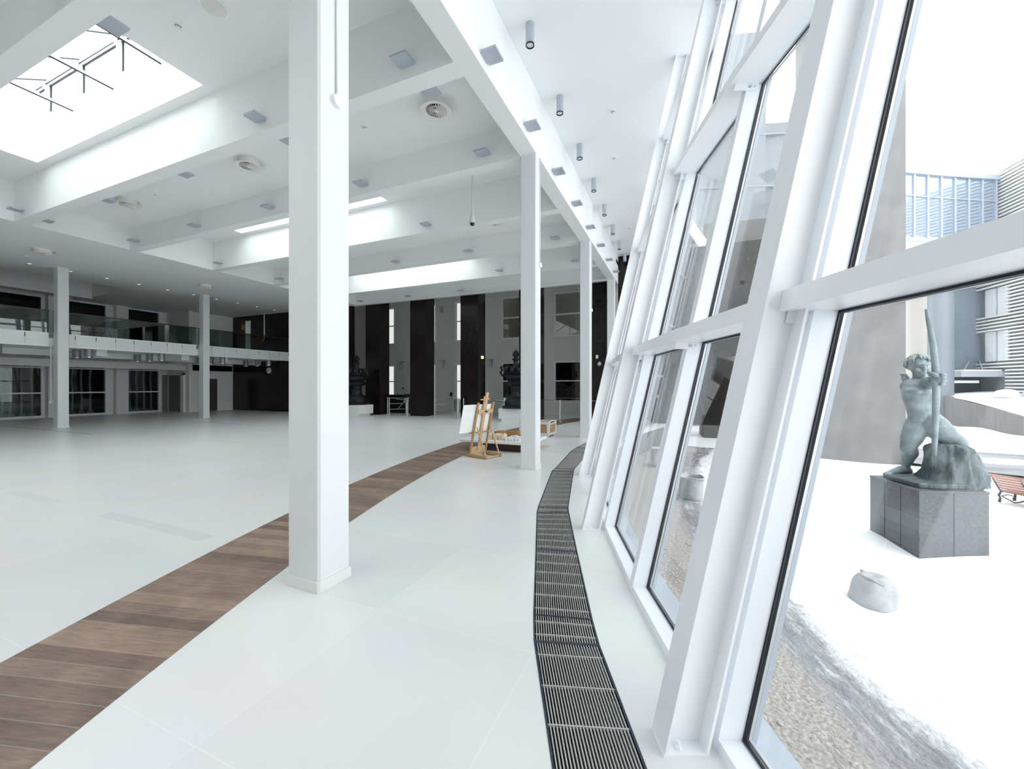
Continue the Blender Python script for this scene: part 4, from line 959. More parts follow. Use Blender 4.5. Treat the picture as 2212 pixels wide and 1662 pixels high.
for x0 in (cx0 - 0.002, cx1 - 0.083):
    mb.box(x0, x0 + 0.085, cy0 + 0.085, cy1 - 0.085, 0.06, 0.13); mb.box(x0, x0 + 0.085, cy0 + 0.085, cy1 - 0.085, 0.40, 0.44)
mb.build('frame', M_CRATEF, t, bevel=0.004)
for y0 in (cy0 + 0.02, cy1 - 0.14): MB().box(cx0 + 0.05, cx1 - 0.05, y0, y0 + 0.12, 0.0, 0.06).build('skid', M_CRATEF, t)
mb = MB(); mb.tube([(cx1 - 0.03, cy0 + 0.12, 0.45), (cx1 - 0.03, cy0 + 0.2, 0.5), (cx1 - 0.03, cy1 - 0.2, 0.5), (cx1 - 0.03, cy1 - 0.12, 0.45)], 0.02); mb.build('handle', M_CRATEF, t)

# ------------------------------------------------------------------ courtyard outside the glass
GZ0 = -1.2
def ground_strip(name, d0, d1, a0, a1, z, m, n=60, seg=8, hump=0.0, seed=0, wob=0.0):
    rnd = random.Random(seed); mb = MB(); ph = [rnd.random() * 6.28 for _ in range(6)]
    for i in range(n + 1):
        a = a0 + (a1 - a0) * i / n
        for j in range(seg + 1):
            f = j / seg
            wv = wob * (math.sin(a * 1.1 + ph[0]) + 0.6 * math.sin(a * 2.7 + ph[1])) * (1 if j in (0, seg) else 0.5)
            d = d0 + (d1 - d0) * f + wv * 0.5
            h = hump * (math.sin(a * 0.8 + ph[2] + 3 * f) + 0.5 * math.sin(a * 1.9 + ph[3] - 5 * f)) * 0.5
            mb.v.append(FA(a, d, z + h, False))
    for i in range(n):
        for j in range(seg):
            k = i * (seg + 1) + j; mb.f.append((k, k + 1, k + seg + 2, k + seg + 1))
    o = mb.build(name, m, None, smooth=True); return o
base = struct('floor_courtyard')
# one broad snow field reaching the buildings, with hollows round the sacks
mb = MB(); nx, ny = 90, 90
def snow_h(r, f):
    h = 0.05 * math.sin(r * 0.9 + 0.7 * f) + 0.04 * math.sin(1.7 * f - r * 0.6)
    for (sr, sf, dep, rad) in ((4.95, 5.5, 0.16, 0.75), (7.62, 7.55, 0.06, 1.5)):
        q = ((r - sr) ** 2 + (f - sf) ** 2) / rad ** 2; h -= dep * math.exp(-q * q)
    q = ((r - 6.75) ** 2 + (f - 6.9) ** 2) / 0.5; h -= 0.10 * math.exp(-q)
    if r > 22: h += min(1.9, (r - 22) * 0.0)
    return h
for i in range(nx + 1):
    for j in range(ny + 1):
        r = 0.9 + 42 * (i / nx) ** 1.7; f = -6 + 46 * (j / ny)
        mb.v.append(W(r, f, GZ0 + snow_h(r, f)))
for i in range(nx):
    for j in range(ny):
        k = i * (ny + 1) + j; mb.f.append((k, k + ny + 1, k + ny + 2, k + 1))
mb.build('snow_field', M_SNOW, base, smooth=True)
mb = MB(); mb.uv = []; n, sg_ = 150, 14
for i in range(n + 1):
    a = -26 + 66 * i / n
    for j in range(sg_ + 1):
        d = 0.4 + 2.9 * j / sg_
        h = 0.012 * math.sin(a * 5 + 9 * d) + 0.01 * math.sin(a * 3.1 - 7 * d) - (0.10 * max(0, (d - 2.5) / 0.8) ** 2)
        mb.v.append(FA(a, d, GZ0 + 0.12 + h, False)); mb.uv.append((d, math.radians(a) * 25))
for i in range(n):
    for j in range(sg_): k = i * (sg_ + 1) + j; mb.f.append((k, k + 1, k + sg_ + 2, k + sg_ + 1))
mb.build('gravel_strip', M_VERGE, base, smooth=True)
mb = MB()
RD = [((13.6, 17.5), (14.5, 21.0)), ((14.7, 13.6), (17.0, 18.6)), ((16.0, 12.2), (20.5, 16.2)), ((19.0, 9.5), (25.0, 13.5)), ((26, 5), (33, 9))]
for k in range(len(RD)):
    for p in RD[k]: mb.v.append(W(p[0], p[1], GZ0 + 0.055))
for k in range(len(RD) - 1): mb.f.append((2 * k, 2 * k + 1, 2 * k + 3, 2 * k + 2))
mb.build('wet_road', M_ROAD, base)
random.seed(11)
mb = MB()
for k in range(260):
    a = random.uniform(-8, 12); d = random.uniform(0.5, 2.2); s_ = random.uniform(0.008, 0.028)
    p = FA(a, d, GZ0 + 0.12, False); mb.ball(p, s_, s_ * random.uniform(0.6, 1.2), s_ * 0.6, 6, 4)
tag(mb.build('gravel_stones', M_GRAVEL, None, smooth=True), 'loose stones scattered on the gravel strip outside the glass', 'gravel', kind='stuff')

# plinth and bronze archer
def sp(x, y, fw): return W((x - 1106) * fw / 867, fw, EYE + (832 - y) * fw / 867)
PL = [(7.05, 6.95), (8.17, 6.87), (8.40, 8.08), (7.28, 8.16)]
t = thing('granite_plinth', 'square grey granite plinth in the snow under the bronze archer', 'plinth', tuple(W(7.7, 7.5, GZ0)))
q_ = [W(*p).to_2d() for p in PL]
MB().prism([tuple(p) for p in q_], GZ0 - 0.15, -0.20).build('stone_block', M_GRANITE, t, bevel=0.004)
ctr = sum(q_, Vector((0, 0))) / 4
MB().prism([tuple(ctr + (p - ctr) * 1.012) for p in q_], -0.20, -0.165).build('cap_slab', M_GRANITE, t, bevel=0.003)
mb = MB()
for a, b in ((0, 1), (1, 2), (2, 3), (3, 0)):
    for f in (0.5,) if a == 0 else (0.33, 0.66):
        p = q_[a].lerp(q_[b], f); n_ = (p - ctr).normalized() * 0.002; mb.bar((p.x + n_.x, p.y + n_.y, GZ0 - 0.1), (p.x + n_.x, p.y + n_.y, -0.20), 0.006, 0.006)
mb.build('panel_joint', M_BLUED, t)

ar = thing('bronze_archer', 'weathered bronze statue of a nude archer holding a tall bow, one knee on a rock', 'statue', tuple(W(7.7, 7.5, -0.165)))
JT = {}
def J(n_, x, y, fw): JT[n_] = sp(x, y, fw)
for a_ in (('skull', 1986, 791, 7.70), ('tol', 1915, 1023, 7.93), ('bal', 1934, 1020, 7.93), ('bar_', 2090, 981, 7.62), ('tor', 2093, 991, 7.58)): J(*a_)
mb = MB(); SD, DP = W(1, 0), W(0, 1)
def limb(pts, flat=1.0):               # (x, y, depth, half-width): one tapered limb or trunk run, oval when flat < 1
    cs = [sp(x, y, f_) for x, y, f_, r in pts]; rs = [p[3] for p in pts]; n = 18; fine = []; fr = []
    for i in range(len(cs) - 1):       # Catmull-Rom between the stations
        p0, p1, p2, p3 = cs[max(i - 1, 0)], cs[i], cs[i + 1], cs[min(i + 2, len(cs) - 1)]
        for k in range(5):
            u = k / 5; fine.append(0.5 * ((2 * p1) + (p2 - p0) * u + (2 * p0 - 5 * p1 + 4 * p2 - p3) * u * u + (3 * p1 - p0 - 3 * p2 + p3) * u ** 3)); q_ = u * u * (3 - 2 * u); fr.append(rs[i] * (1 - q_) + rs[i + 1] * q_)
    fine.append(cs[-1]); fr.append(rs[-1])
    t0 = MB().tube(fine, fr, n)
    if flat != 1.0:
        for i, c0 in enumerate(fine):
            for k in range(n):
                v = t0.v[i * n + k] - c0; t0.v[i * n + k] = c0 + v - DP * v.dot(DP) * (1 - flat)
    mb.add(t0.v, t0.f)
    if flat == 1.0:
        for c0, r0 in ((cs[0], rs[0]), (cs[-1], rs[-1])): mb.ball(c0, r0 * 0.96, r0 * 0.96, r0 * 0.96, 14, 10)
limb([(1984, 822, 7.74, 0.20), (1983, 834, 7.74, 0.265), (1983, 848, 7.74, 0.278), (1984, 862, 7.74, 0.255), (1986, 878, 7.74, 0.222), (1988, 890, 7.74, 0.218), (1992, 902, 7.74, 0.232), (1996, 914, 7.74, 0.21)], 0.7)
limb([(1986, 828, 7.74, 0.125), (1987, 815, 7.72, 0.105), (1987, 803, 7.70, 0.10)])
limb([(1984, 828, 7.74, 0.12), (1999, 829, 7.62, 0.135), (2006, 828, 7.5, 0.11), (2012, 827, 7.38, 0.092), (2018, 824, 7.26, 0.072), (2023, 821, 7.18, 0.062)])
limb([(1980, 830, 7.76, 0.13), (1965, 835, 7.84, 0.14), (1962, 834, 8.02, 0.105), (1963, 829, 8.2, 0.088), (1960, 822, 8.1, 0.072), (1956, 817, 7.98, 0.057)])
limb([(1987, 908, 7.77, 0.185), (1980, 925, 7.8, 0.195), (1971, 944, 7.82, 0.172), (1963, 965, 7.82, 0.13), (1965, 978, 7.86, 0.132), (1961, 992, 7.9, 0.098), (1957, 1006, 7.95, 0.068), (1958, 1016, 7.96, 0.072)])
limb([(1962, 1017, 7.98, 0.072), (1948, 1014, 7.95, 0.074), (1932, 1019, 7.94, 0.058), (1917, 1023, 7.93, 0.038)])
limb([(2004, 909, 7.70, 0.21), (2020, 922, 7.62, 0.215), (2037, 936, 7.54, 0.195), (2053, 948, 7.47, 0.16), (2066, 954, 7.43, 0.14), (2071, 958, 7.52, 0.135), (2073, 962, 7.62, 0.112), (2079, 968, 7.70, 0.076), (2084, 974, 7.70, 0.063)])
limb([(2081, 970, 7.71, 0.063), (2087, 979, 7.66, 0.056), (2091, 986, 7.62, 0.046), (2094, 993, 7.58, 0.031)])
for x, y, f_, rx, rz in ((1972, 846, 7.62, 0.13, 0.075), (1993, 846, 7.60, 0.13, 0.075), (2013, 903, 7.66, 0.10, 0.10), (1999, 831, 7.60, 0.14, 0.13), (1966, 975, 7.78, 0.075, 0.085), (2062, 949, 7.40, 0.09, 0.09)):
    mb.ball(sp(x, y, f_), rx, rx * 0.8, rz, 14, 10)
# head and face melt into the same surface in the remesh below
hd = JT['skull']; face = W(-0.42, -1.0).normalized() + Vector((0, 0, -0.12)); face.normalize(); side = face.cross(Vector((0, 0, 1))).normalized(); upf = side.cross(face).normalized()
HS = 1.12
def hp(f_, s_, u_): return hd + (face * f_ + side * s_ + upf * u_) * HS
def eball(c, rx, ry, rz, n=14, m=10):
    t0 = MB().ball((0, 0, 0), rx * HS, ry * HS, rz * HS, n, m); mb.add([c + face * p.x + side * p.y + upf * p.z for p in t0.v], t0.f)
eball(hp(-0.02, 0, 0.02), 0.155, 0.13, 0.16); eball(hp(0.05, 0, -0.09), 0.095, 0.09, 0.11); eball(hp(0.10, 0, -0.165), 0.05, 0.05, 0.04)
eball(hp(0.165, 0, -0.03), 0.035, 0.024, 0.05); eball(hp(0.125, 0, 0.04), 0.035, 0.10, 0.022); eball(hp(0.142, 0, -0.098), 0.024, 0.045, 0.014); eball(hp(0.135, 0, -0.132), 0.026, 0.04, 0.016)
for s_ in (-1, 1): eball(hp(0.105, 0.07 * s_, -0.06), 0.04, 0.035, 0.035); eball(hp(-0.01, 0.13 * s_, -0.02), 0.035, 0.02, 0.05); eball(hp(0.122, 0.048 * s_, 0.008), 0.02, 0.024, 0.013)
bd = mb.build('body', M_PATINA, ar, smooth=True)
rm_ = bd.modifiers.new('remesh', 'REMESH'); rm_.mode = 'VOXEL'; rm_.voxel_size = 0.013; rm_.use_smooth_shade = True
sm = bd.modifiers.new('smooth', 'SMOOTH'); sm.factor = 0.5; sm.iterations = 3
# hair
Z0 = Vector((0, 0, 1)); mb = MB(); random.seed(5)
for k in range(120):
    t_ = random.uniform(0, 2 * PI); ph = random.uniform(0.0, 1.2)
    d_ = (-face * 0.6 + upf).normalized(); a_ = d_.orthogonal().normalized(); b_ = d_.cross(a_)
    u = (d_ * math.cos(ph * 1.15) + (a_ * math.cos(t_) + b_ * math.sin(t_)) * math.sin(ph * 1.15)).normalized()
    c_ = hd - face * 0.02 + Vector((0, 0, 0.02)) + u * 0.168
    dn = (-Z0 - u * (-Z0).dot(u)); dn = (dn.normalized() if dn.length > 0.1 else u.orthogonal().normalized()); sw = u.cross(dn) * random.uniform(-0.6, 0.6); tn = (dn + sw).normalized() * random.uniform(0.04, 0.065)
    mb.tube([c_ - tn, c_ - tn * 0.4 + u * 0.03, c_ + tn * 0.4 + u * 0.032, c_ + tn * 1.1 + u * 0.005 + u.cross(tn) * 0.25], [0.014, 0.026, 0.024, 0.010], 6)
mb.build('hair', M_PATINA, ar, smooth=True)
# hands, each with a palm, four unequal bent fingers and a thumb
def fist(name, palm, axis, back, size):   # closed round an upright bar: fingers wrap it from the back of the hand
    mb = MB(); axis = axis.normalized(); back = (back - axis * back.dot(axis)).normalized(); lat = axis.cross(back)
    mb.ball(palm + back * 0.035 * size, 0.05 * size, 0.05 * size, 0.062 * size, 14, 10)
    for i in range(4):
        z = axis * (0.054 - 0.036 * i) * size; R = (0.068, 0.072, 0.069, 0.061)[i] * size; pts = []
        for k in range(8):
            t_ = -0.5 + 3.6 * k / 7 * (1.0, 1.05, 1.0, 0.88)[i]; pts.append(palm + z + (back * math.cos(t_) + lat * math.sin(t_)) * R * (1.0 + 0.10 * (k % 2)))
        mb.tube(pts, [0.023 * size, 0.024 * size, 0.023 * size, 0.021 * size, 0.021 * size, 0.019 * size, 0.018 * size, 0.012 * size], 9)
    pts = [palm + axis * 0.03 * size + (back * math.cos(t_) - lat * math.sin(t_)) * R_ * size + axis * h_ * size for t_, R_, h_ in ((0.5, 0.05, 0.0), (1.2, 0.07, 0.03), (2.0, 0.075, 0.055), (2.6, 0.07, 0.06))]
    mb.tube(pts, [0.026 * size, 0.025 * size, 0.021 * size, 0.013 * size], 9)
    return mb.build(name, M_PATINA, ar, smooth=True)
def hooked(name, palm, aim, knuck, curl, size):
    mb = MB(); aim = aim.normalized(); knuck = knuck.normalized(); cu = curl.normalized()
    mb.ball(palm, 0.045 * size, 0.05 * size, 0.055 * size, 12, 8)
    for i in range(4):
        L = (0.92, 1.0, 0.94, 0.75)[i] * 0.12 * size; bend = (0.25, 0.9, 1.1, 1.25)[i]; b = palm + knuck * (1.5 - i) * 0.036 * size + aim * 0.04 * size
        d1 = (aim * math.cos(bend * 0.4) + cu * math.sin(bend * 0.4)); d2 = (aim * math.cos(bend * 1.2) + cu * math.sin(bend * 1.2)); d3 = (aim * math.cos(bend * 1.9) + cu * math.sin(bend * 1.9))
        p1 = b + d1 * L * 0.45; p2 = p1 + d2 * L * 0.33; p3 = p2 + d3 * L * 0.25
        mb.tube([palm, b, p1, p2, p3], [0.024 * size, 0.022 * size, 0.020 * size, 0.017 * size, 0.011 * size], 9)
    b = palm + knuck * 0.05 * size; mb.tube([palm, b, b + aim * 0.05 * size + cu * 0.03 * size + knuck * 0.02 * size, b + aim * 0.09 * size + cu * 0.06 * size + knuck * 0.015 * size], [0.028 * size, 0.025 * size, 0.02 * size, 0.013 * size], 9)
    return mb.build(name, M_PATINA, ar, smooth=True)
Z_ = Vector((0, 0, 1))
bowc = sp(2022, 820, 7.17)
fist('bow_hand', bowc, Z_, W(0.25, -1.0), 1.45)
hooked('string_hand', sp(1957, 818, 7.97), W(-0.95, -0.15) + Vector((0, 0, 0.12)), Z_, W(0.3, -0.9) + Vector((0, 0, -0.5)), 1.3)
# toes
mb = MB()
for base_, aim_, sd in ((JT['tol'], (JT['tol'] - JT['bal']).normalized(), W(0.3, 1.0).normalized()), (JT['tor'], (JT['tor'] - JT['bar_']).normalized(), W(0.8, -0.6).normalized())):
    for i in range(5): p = base_ + sd * (i - 2) * 0.032 - aim_ * 0.02 * abs(i - 1); mb.tube([p - aim_ * 0.05, p + aim_ * 0.02, p + aim_ * 0.045 - Vector((0, 0, 0.01))], [0.022, 0.022, 0.012], 8)
mb.build('toes', M_PATINA, ar, smooth=True)
mb = MB()
bowpx = [(2001, 668), (2005, 690), (2011, 720), (2016, 750), (2020, 785), (2022, 820), (2022, 860), (2021, 905), (2019, 950), (2018, 984)]
mb.tube([sp(x, y, 7.22 - 0.013 * i) for i, (x, y) in enumerate(bowpx)], [0.024, 0.034, 0.042, 0.047, 0.05, 0.052, 0.052, 0.048, 0.042, 0.034], 12)
mb.build('bow', M_PATINA, ar, smooth='auto')
# rock and bronze base
mb = MB(); rc = sp(2052, 1050, 7.42); rnd = random.Random(4)
prof = [(0.46, -0.02), (0.45, 0.08), (0.41, 0.2), (0.38, 0.35), (0.34, 0.5), (0.30, 0.65), (0.27, 0.70), (0.20, 0.745), (0.0, 0.755)]
pf = []
for (ra, za), (rb, zb) in zip(prof, prof[1:]):
    for k in range(3): pf.append((ra + (rb - ra) * k / 3, za + (zb - za) * k / 3))
pf.append(prof[-1]); ph = [rnd.uniform(0, 6.28) for _ in range(9)]
def wobf(i, t_):
    z = pf[i][1]
    return 1 + 0.10 * math.sin(3 * t_ + ph[0] + 5 * z) + 0.07 * math.sin(5 * t_ + ph[1] - 9 * z) + 0.045 * math.sin(11 * t_ + ph[2] + 4 * z) + 0.03 * math.sin(19 * t_ + ph[3]) + 0.05 * math.sin(13 * z + ph[4] + 2 * t_) + rnd.uniform(-0.02, 0.02)
mb.lathe(pf, (rc.x, rc.y, -0.165), 64, wobf)
rk = mb.build('rock', M_ROCK, ar, smooth=True)
mb = MB()
bp_ = [sp(x, y, f_).to_2d() for x, y, f_ in ((1906, 1022, 8.02), (1930, 1040, 7.62), (1985, 1056, 7.12), (2030, 1060, 7.02), (2097, 1060, 7.03), (2099, 1040, 7.7), (2020, 1025, 8.02))]
mb.prism([tuple(p) for p in bp_], -0.165, -0.075); mb.build('bronze_base', M_ROCK, ar, bevel=0.02)

# sacks in the snow
def sack(r, f, h, rx, lab, open_top, seed):
    rnd = random.Random(seed); p = W(r, f, GZ0 + snow_h(r, f) - 0.04 + (0.1 if open_top else 0.0)); t = thing('white_sack', lab, 'sack', tuple(p), 'white sacks in the courtyard')
    mb = MB(); ph = [rnd.uniform(0, 6.28) for _ in range(8)]
    if open_top: prof = [(0.5, 0.0), (0.92, 0.08), (1.0, 0.3), (0.97, 0.6), (0.95, 0.8), (1.06, 0.93), (0.98, 1.0), (0.84, 0.9), (0.8, 0.75), (0, 0.72)]
    else: prof = [(0.9, 0.0), (1.0, 0.12), (0.98, 0.35), (0.9, 0.6), (0.72, 0.82), (0.45, 0.92), (0.25, 0.9), (0, 0.88)]
    mb.lathe([(a * rx, b * h) for a, b in prof], p, 28, lambda i, t_: 1 + 0.06 * math.sin(3 * t_ + ph[0] + i * 0.5) + 0.04 * math.sin(7 * t_ + ph[1] - i) + 0.10 * math.sin(2 * t_ + ph[2]))
    o = mb.build('sack_body', M_SACK, t, smooth=True); s_ = o.modifiers.new('sub', 'SUBSURF'); s_.levels = 1; s_.render_levels = 2
    mb = MB()
    if open_top: mb.tube([p + Vector((math.cos(a) * rx * (1.02 + 0.1 * math.sin(2 * a + ph[2])), math.sin(a) * rx * (1.02 + 0.1 * math.sin(2 * a + ph[2])), h * (0.96 + 0.03 * math.sin(3 * a)))) for a in [2 * PI * i / 20 for i in range(21)]], 0.016, 8, cap=False)
    else:
        for k in range(5):
            a0 = rnd.uniform(0, 6.28); mb.tube([p + Vector((math.cos(a0 + 0.25 * i) * rx * (0.62 - 0.02 * k), math.sin(a0 + 0.25 * i) * rx * (0.62 - 0.02 * k), h * (0.84 + 0.05 * math.sin(i + k)))) for i in range(6)], 0.02, 6)
    mb.build('rolled_rim' if open_top else 'fabric_fold', M_SACK, t, smooth=True)
sack(4.95, 5.5, 0.46, 0.27, 'white woven sack sunk in a hollow of the snow in front of the granite plinth', False, 2)
sack(4.35, 9.75, 0.62, 0.27, 'open white sack standing on the muddy ground behind the second leaning post', True, 6)
sack(5.0, 13.5, 0.62, 0.27, 'second open white sack farther along the glass front', True, 8)

# bench
t = thing('park_bench', 'red-brown slatted bench with black iron legs in the snow at right edge', 'bench', tuple(W(12.1, 8.8, GZ0)))
bd_ = Vector((0.19, -0.98)); O_ = Vector((12.12, 9.95))
def bp3(s_, across, z): q = O_ + bd_ * s_ + Vector((0.98, 0.19)) * across; return W(q.x, q.y, GZ0 + z)
for i in range(7):
    f = i / 6; a = -0.30 * f - 0.02 - 0.05 * f * f; z = 0.27 + 0.40 * f
    MB().bar(bp3(0, a, z), bp3(2.2, a, z), 0.022, 0.062, (bp3(0, a - 0.35, z + 0.4) - bp3(0, a, z))).build('back_slat', M_BENCH, t, bevel=0.006)
for i in range(6):
    a = 0.04 + 0.075 * i; MB().bar(bp3(0, a, 0.25 - 0.01 * abs(i - 2)), bp3(2.2, a, 0.25 - 0.01 * abs(i - 2)), 0.062, 0.022).build('seat_slat', M_BENCH, t, bevel=0.006)
for s_ in (0.0, 0.5, 1.0, 1.6, 2.15):
    mb = MB()
    mb.tube([bp3(s_, -0.36, 0.70), bp3(s_, -0.28, 0.58), bp3(s_, -0.04, 0.27), bp3(s_, 0.02, 0.22), bp3(s_, 0.46, 0.22)], 0.014, 8)
    mb.tube([bp3(s_, 0.0, 0.23), bp3(s_, -0.07, 0.14), bp3(s_, -0.02, 0.08), bp3(s_, -0.05, -0.03)], [0.02, 0.026, 0.022, 0.03], 8)
    mb.tube([bp3(s_, 0.44, 0.22), bp3(s_, 0.48, 0.12), bp3(s_, 0.46, -0.03)], [0.02, 0.024, 0.028], 8)
    mb.build('iron_leg', M_IRON, t, smooth='auto')
for s0, s1 in ((0.02, 0.48), (0.52, 0.98)):
    mb = MB(); m_ = (s0 + s1) / 2; h = (s1 - s0) / 2
    mb.tube([bp3(s0, -0.02, 0.12), bp3(m_ - h * 0.5, -0.02, 0.19), bp3(m_, -0.02, 0.17), bp3(m_ + h * 0.1, -0.02, 0.10), bp3(m_ - h * 0.1, -0.02, 0.08), bp3(m_ - h * 0.12, -0.02, 0.14)], 0.012, 8)
    mb.tube([bp3(s0, -0.02, 0.13), bp3(m_ - h * 0.4, -0.02, 0.06), bp3(m_, -0.02, 0.02), bp3(m_ + h * 0.4, -0.02, 0.06), bp3(s1, -0.02, 0.15)], 0.014, 8)
    mb.build('iron_scroll', M_IRON, t, smooth='auto')

# surrounding buildings
def wallseg(mb, p, q, z0, z1, th_):
    p, q = Vector(p), Vector(q); n_ = Vector((-(q - p).y, (q - p).x)).normalized() * th_
    P4 = [p, q, q + n_, p + n_]
    mb.hexa([W(a.x, a.y, z0) for a in P4] + [W(a.x, a.y, z1) for a in P4]); return mb
tag(wallseg(MB(), (11.6, 15.6), (14.52, 14.8), GZ0 - 0.3, 19.0, 1.4).build('stone_pylon', M_PYLON), 'tall weathered stone pylon behind the bronze archer', 'pylon')
t = thing('beige_building', 'beige tiled building glimpsed between the nearest leaning post and its glass', 'building', tuple(W(15, 26, GZ0)))
wallseg(MB(), (6.0, 30.0), (21.5, 25.6), -0.6, 5.0, 2.0).build('tiled_wall', M_BEIGE, t)
mb = MB()
for i in range(14): wallseg(mb, (6.0, 29.985), (21.5, 25.585), -0.4 + 0.4 * i, -0.385 + 0.4 * i, 0.05)
mb.build('tile_joint', M_CONC, t); wallseg(MB(), (6.0, 29.8), (21.5, 25.4), 1.15, 1.25, 0.3).build('white_ledge', M_FRAME, t)
wallseg(MB(), (6.0, 29.9), (21.5, 25.5), GZ0 - 0.3, -0.6, 2.0).build('dark_base', M_BLUEW, t); wallseg(MB(), (6.0, 29.2), (21.5, 24.8), 5.0, 6.4, 3.0).build('roof_slab', M_GREYMET, t)

t = thing('pale_tower', 'pale grey stepped tower seen through the upper panes between the nearest leaning posts', 'building', tuple(W(19, 31, GZ0)))
wallseg(MB(), (14.5, 31.5), (19.6, 31.0), GZ0, 29.0, 3.0).build('tall_block', M_TOWER, t)
wallseg(MB(), (19.6, 31.2), (25.0, 30.6), GZ0, 22.0, 3.0).build('lower_block', M_TOWER, t)
mb = MB()
for z in (9.0, 13.0, 17.0, 21.0): wallseg(mb, (14.5, 31.4), (25.0, 30.5), z, z + 0.12, 0.3)
mb.build('ledge', M_CYL, t)
tag(wallseg(MB(), (10.5, 22.0), (14.3, 21.0), GZ0 - 0.3, 10.5, 1.2).build('stone_block', M_PYLON), 'lower stone block seen through the lower panes between the nearest leaning posts', 'building')
t = thing('curved_glass_storey', 'curved blue glass storey high across the courtyard at upper right', 'building', tuple(W(35, 31, 12.7)))
arcp = []
for i in range(13):
    r = 29.0 + i * 1.2; arcp.append(Vector((r, 30.0 + 0.16 * (r - 29.0) - 0.004 * (r - 29.0) ** 2)))
for a, b in zip(arcp, arcp[1:]):
    wallseg(MB(), a, b, 12.9, 17.55, 0.12).build('glass_pane', M_CURTP, t)
mb = MB()
for a in arcp: wallseg(mb, a + Vector((-0.07, -0.1)), a + Vector((0.07, -0.1)), 12.6, 17.7, 0.25)
mb.build('mullions', M_CURTF, t)
mb = MB()
for a, b in zip(arcp, arcp[1:]): wallseg(mb, a + Vector((0, -0.2)), b + Vector((0, -0.2)), 17.5, 17.85, 0.6); wallseg(mb, a + Vector((0, -0.08)), b + Vector((0, -0.08)), 15.85, 15.93, 0.1); wallseg(mb, a + Vector((0, -0.1)), b + Vector((0, -0.1)), 12.45, 12.75, 0.4)
mb.build('band', M_CURTF, t)
mb = MB(); mb.prism([tuple(W(p.x, p.y).to_2d()) for p in arcp] + [tuple(W(43.5, 40).to_2d()), tuple(W(29, 40).to_2d())], 12.4, 12.5); mb.build('soffit', M_CREAM, t)
tag(wallseg(MB(), (31.5, 33.2), (35.2, 33.4), GZ0 - 0.3, 12.35, 0.4).build('cream_wall', M_CREAM), 'bright cream wall seen between the pylon and the pale cylinder', 'wall')
c = W(33.1, 31.0); mb = MB(); mb.tube([(c.x, c.y, GZ0 - 0.2), (c.x, c.y, 12.38)], 0.72, 32)
tag(mb.build('round_pillar', M_CYL, None, smooth='auto'), 'pale blue-grey round pillar behind the archer bow', 'pillar')
t = thing('slatted_building', 'blue-grey building with white horizontal louvres at right edge', 'building', tuple(W(38, 31, GZ0)))
wallseg(MB(), (35.2, 33.0), (38.9, 33.0), 2.6, 12.4, 0.4).build('blue_wall', M_BLUEW, t)
wallseg(MB(), (35.2, 33.05), (40.6, 33.05), GZ0, 2.58, 0.3).build('dark_recess', M_BLUED, t)
wallseg(MB(), (38.75, 33.4), (36.0, 23.0), GZ0, 18.4, 0.4).build('backing_wall', M_LOUVBACK, t)
L0, L1 = Vector((38.25, 33.0)), Vector((35.55, 23.0)); ld = (L1 - L0).normalized()
for i in range(67):
    z = 0.95 + 0.265 * i
    full = 2.85 < z < 3.6 or 5.85 < z < 7.05 or 9.25 < z
    a = L0 + ld * (0.0 if full else 2.6); MB().bar(W(a.x, a.y, z), W(L1.x, L1.y, z), 0.22, 0.11).build('louvre', M_LOUVER, t)
for z0, z1 in ((3.55, 5.9), (7.0, 9.3)):
    for s0 in (0.55, 1.65):
        a = L0 + ld * s0 + Vector((0.32, 0)); b = a + ld * 0.9
        f_ = wallseg(MB(), a, b, z0, z1, -0.12).build('window', M_FRAME, t)
        a2 = a + ld * 0.3 - Vector((0.02, 0)); b2 = a + ld * 0.85 - Vector((0.02, 0)); wallseg(MB(), a2, b2, z0 + 0.05, z1 - 0.1, -0.1).build('pane', M_CYL, f_)
t = thing('entrance_canopy', 'flat grey entrance canopy with snow on top below the louvres', 'canopy', tuple(W(36.6, 31, 2.3)))
wallseg(MB(), (34.6, 30.9), (38.4, 30.6), 2.30, 2.75, 2.4).build('slab', M_GREYMET, t)
wallseg(MB(), (34.9, 31.0), (37.6, 30.8), 2.75, 2.86, 1.8).build('snow_cap', M_SNOW, t)
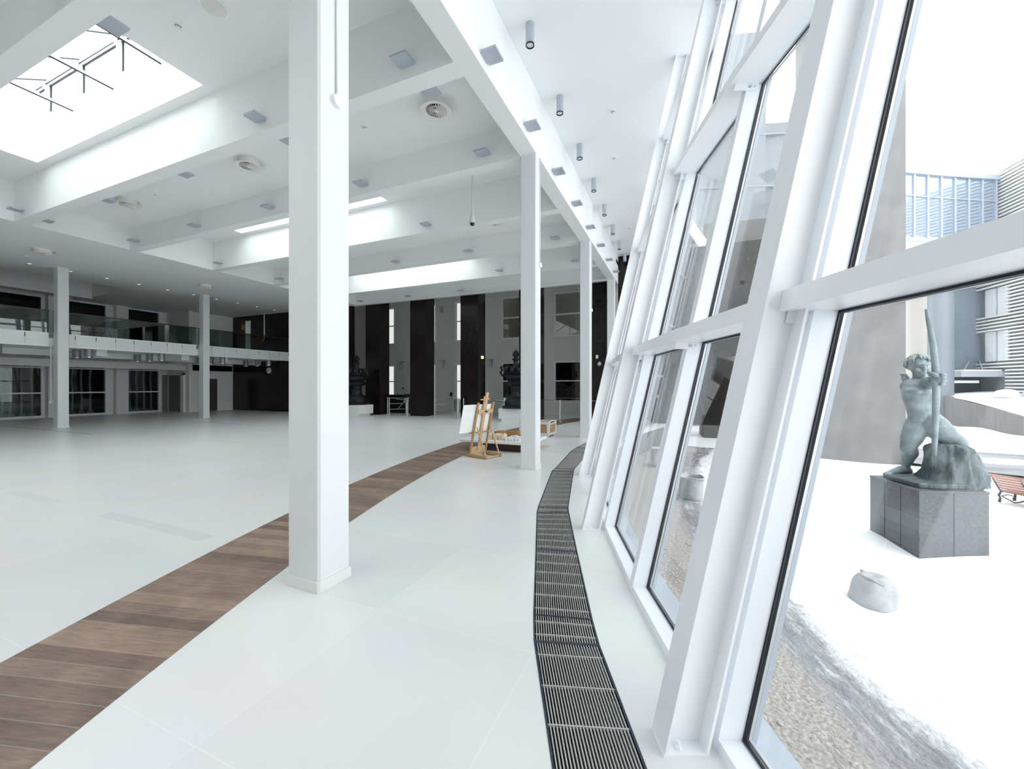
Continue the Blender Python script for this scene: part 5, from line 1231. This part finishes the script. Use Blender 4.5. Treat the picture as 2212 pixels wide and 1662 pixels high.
wallseg(MB(), (34.3, 31.2), (36.2, 31.1), 1.82, 2.02, 0.2).build('strip_lamp', M_LAMPIN, t)
mb = MB(); mb.tube([W(34.9, 31.0, 2.75), W(37.6, 33.0, 3.7)], 0.03); mb.tube([W(36.4, 31.0, 2.75), W(38.4, 33.0, 3.7)], 0.03); mb.build('tie_rod', M_GREYMET, t)
RW = [(33.2, 31.2, 0.86), (32.5, 30.0, 0.84), (31.2, 27.5, 0.52), (30.15, 25.0, 0.2), (29.1, 22.8, -0.14), (28.6, 19.5, -0.6), (28.5, 16, -1.0)]
mb = MB()
for a, b in zip(RW, RW[1:]):
    P4 = [W(a[0], a[1]), W(b[0], b[1]), W(b[0] + 0.35, b[1]), W(a[0] + 0.35, a[1])]; zt_ = [a[2], b[2], b[2], a[2]]
    mb.hexa([Vector((p.x, p.y, GZ0 - 0.3)) for p in P4] + [Vector((p.x, p.y, z)) for p, z in zip(P4, zt_)])
tag(mb.build('retaining_wall', M_CONC), 'curved grey concrete retaining wall holding the snowy bank', 'wall')
mb = MB(); nb = 8
for a in RW:
    for j in range(nb + 1):
        f = j / nb; mb.v.append(W(a[0] + 0.1 + 10 * f, a[1] + 1.9 * f, a[2] + 0.02 + (1.25 - a[2]) * (f ** 0.7) + 0.06 * math.sin(5 * f + a[1])))
for i in range(len(RW) - 1):
    for j in range(nb): k = i * (nb + 1) + j; mb.f.append((k, k + 1, k + nb + 2, k + nb + 1))
o = mb.build('snow_bank', M_SNOW, base, smooth=True)
for i, (r, f) in enumerate(((34.0, 27.6), (35.2, 27.0))):
    p = W(r, f, 0.95); mb = MB(); rnd = random.Random(i)
    mb.lathe([(0.55, -0.15), (0.6, 0.1), (0.45, 0.32), (0.2, 0.42), (0, 0.44)], p, 14, lambda k, t_: 1 + 0.2 * math.sin(3 * t_ + k + i))
    tag(mb.build('snow_covered_stone', M_SNOWD, None, smooth=True), ['snowy grey stone on the bank above the retaining wall, left one', 'snowy grey stone on the bank above the retaining wall, right one'][i], 'stone')
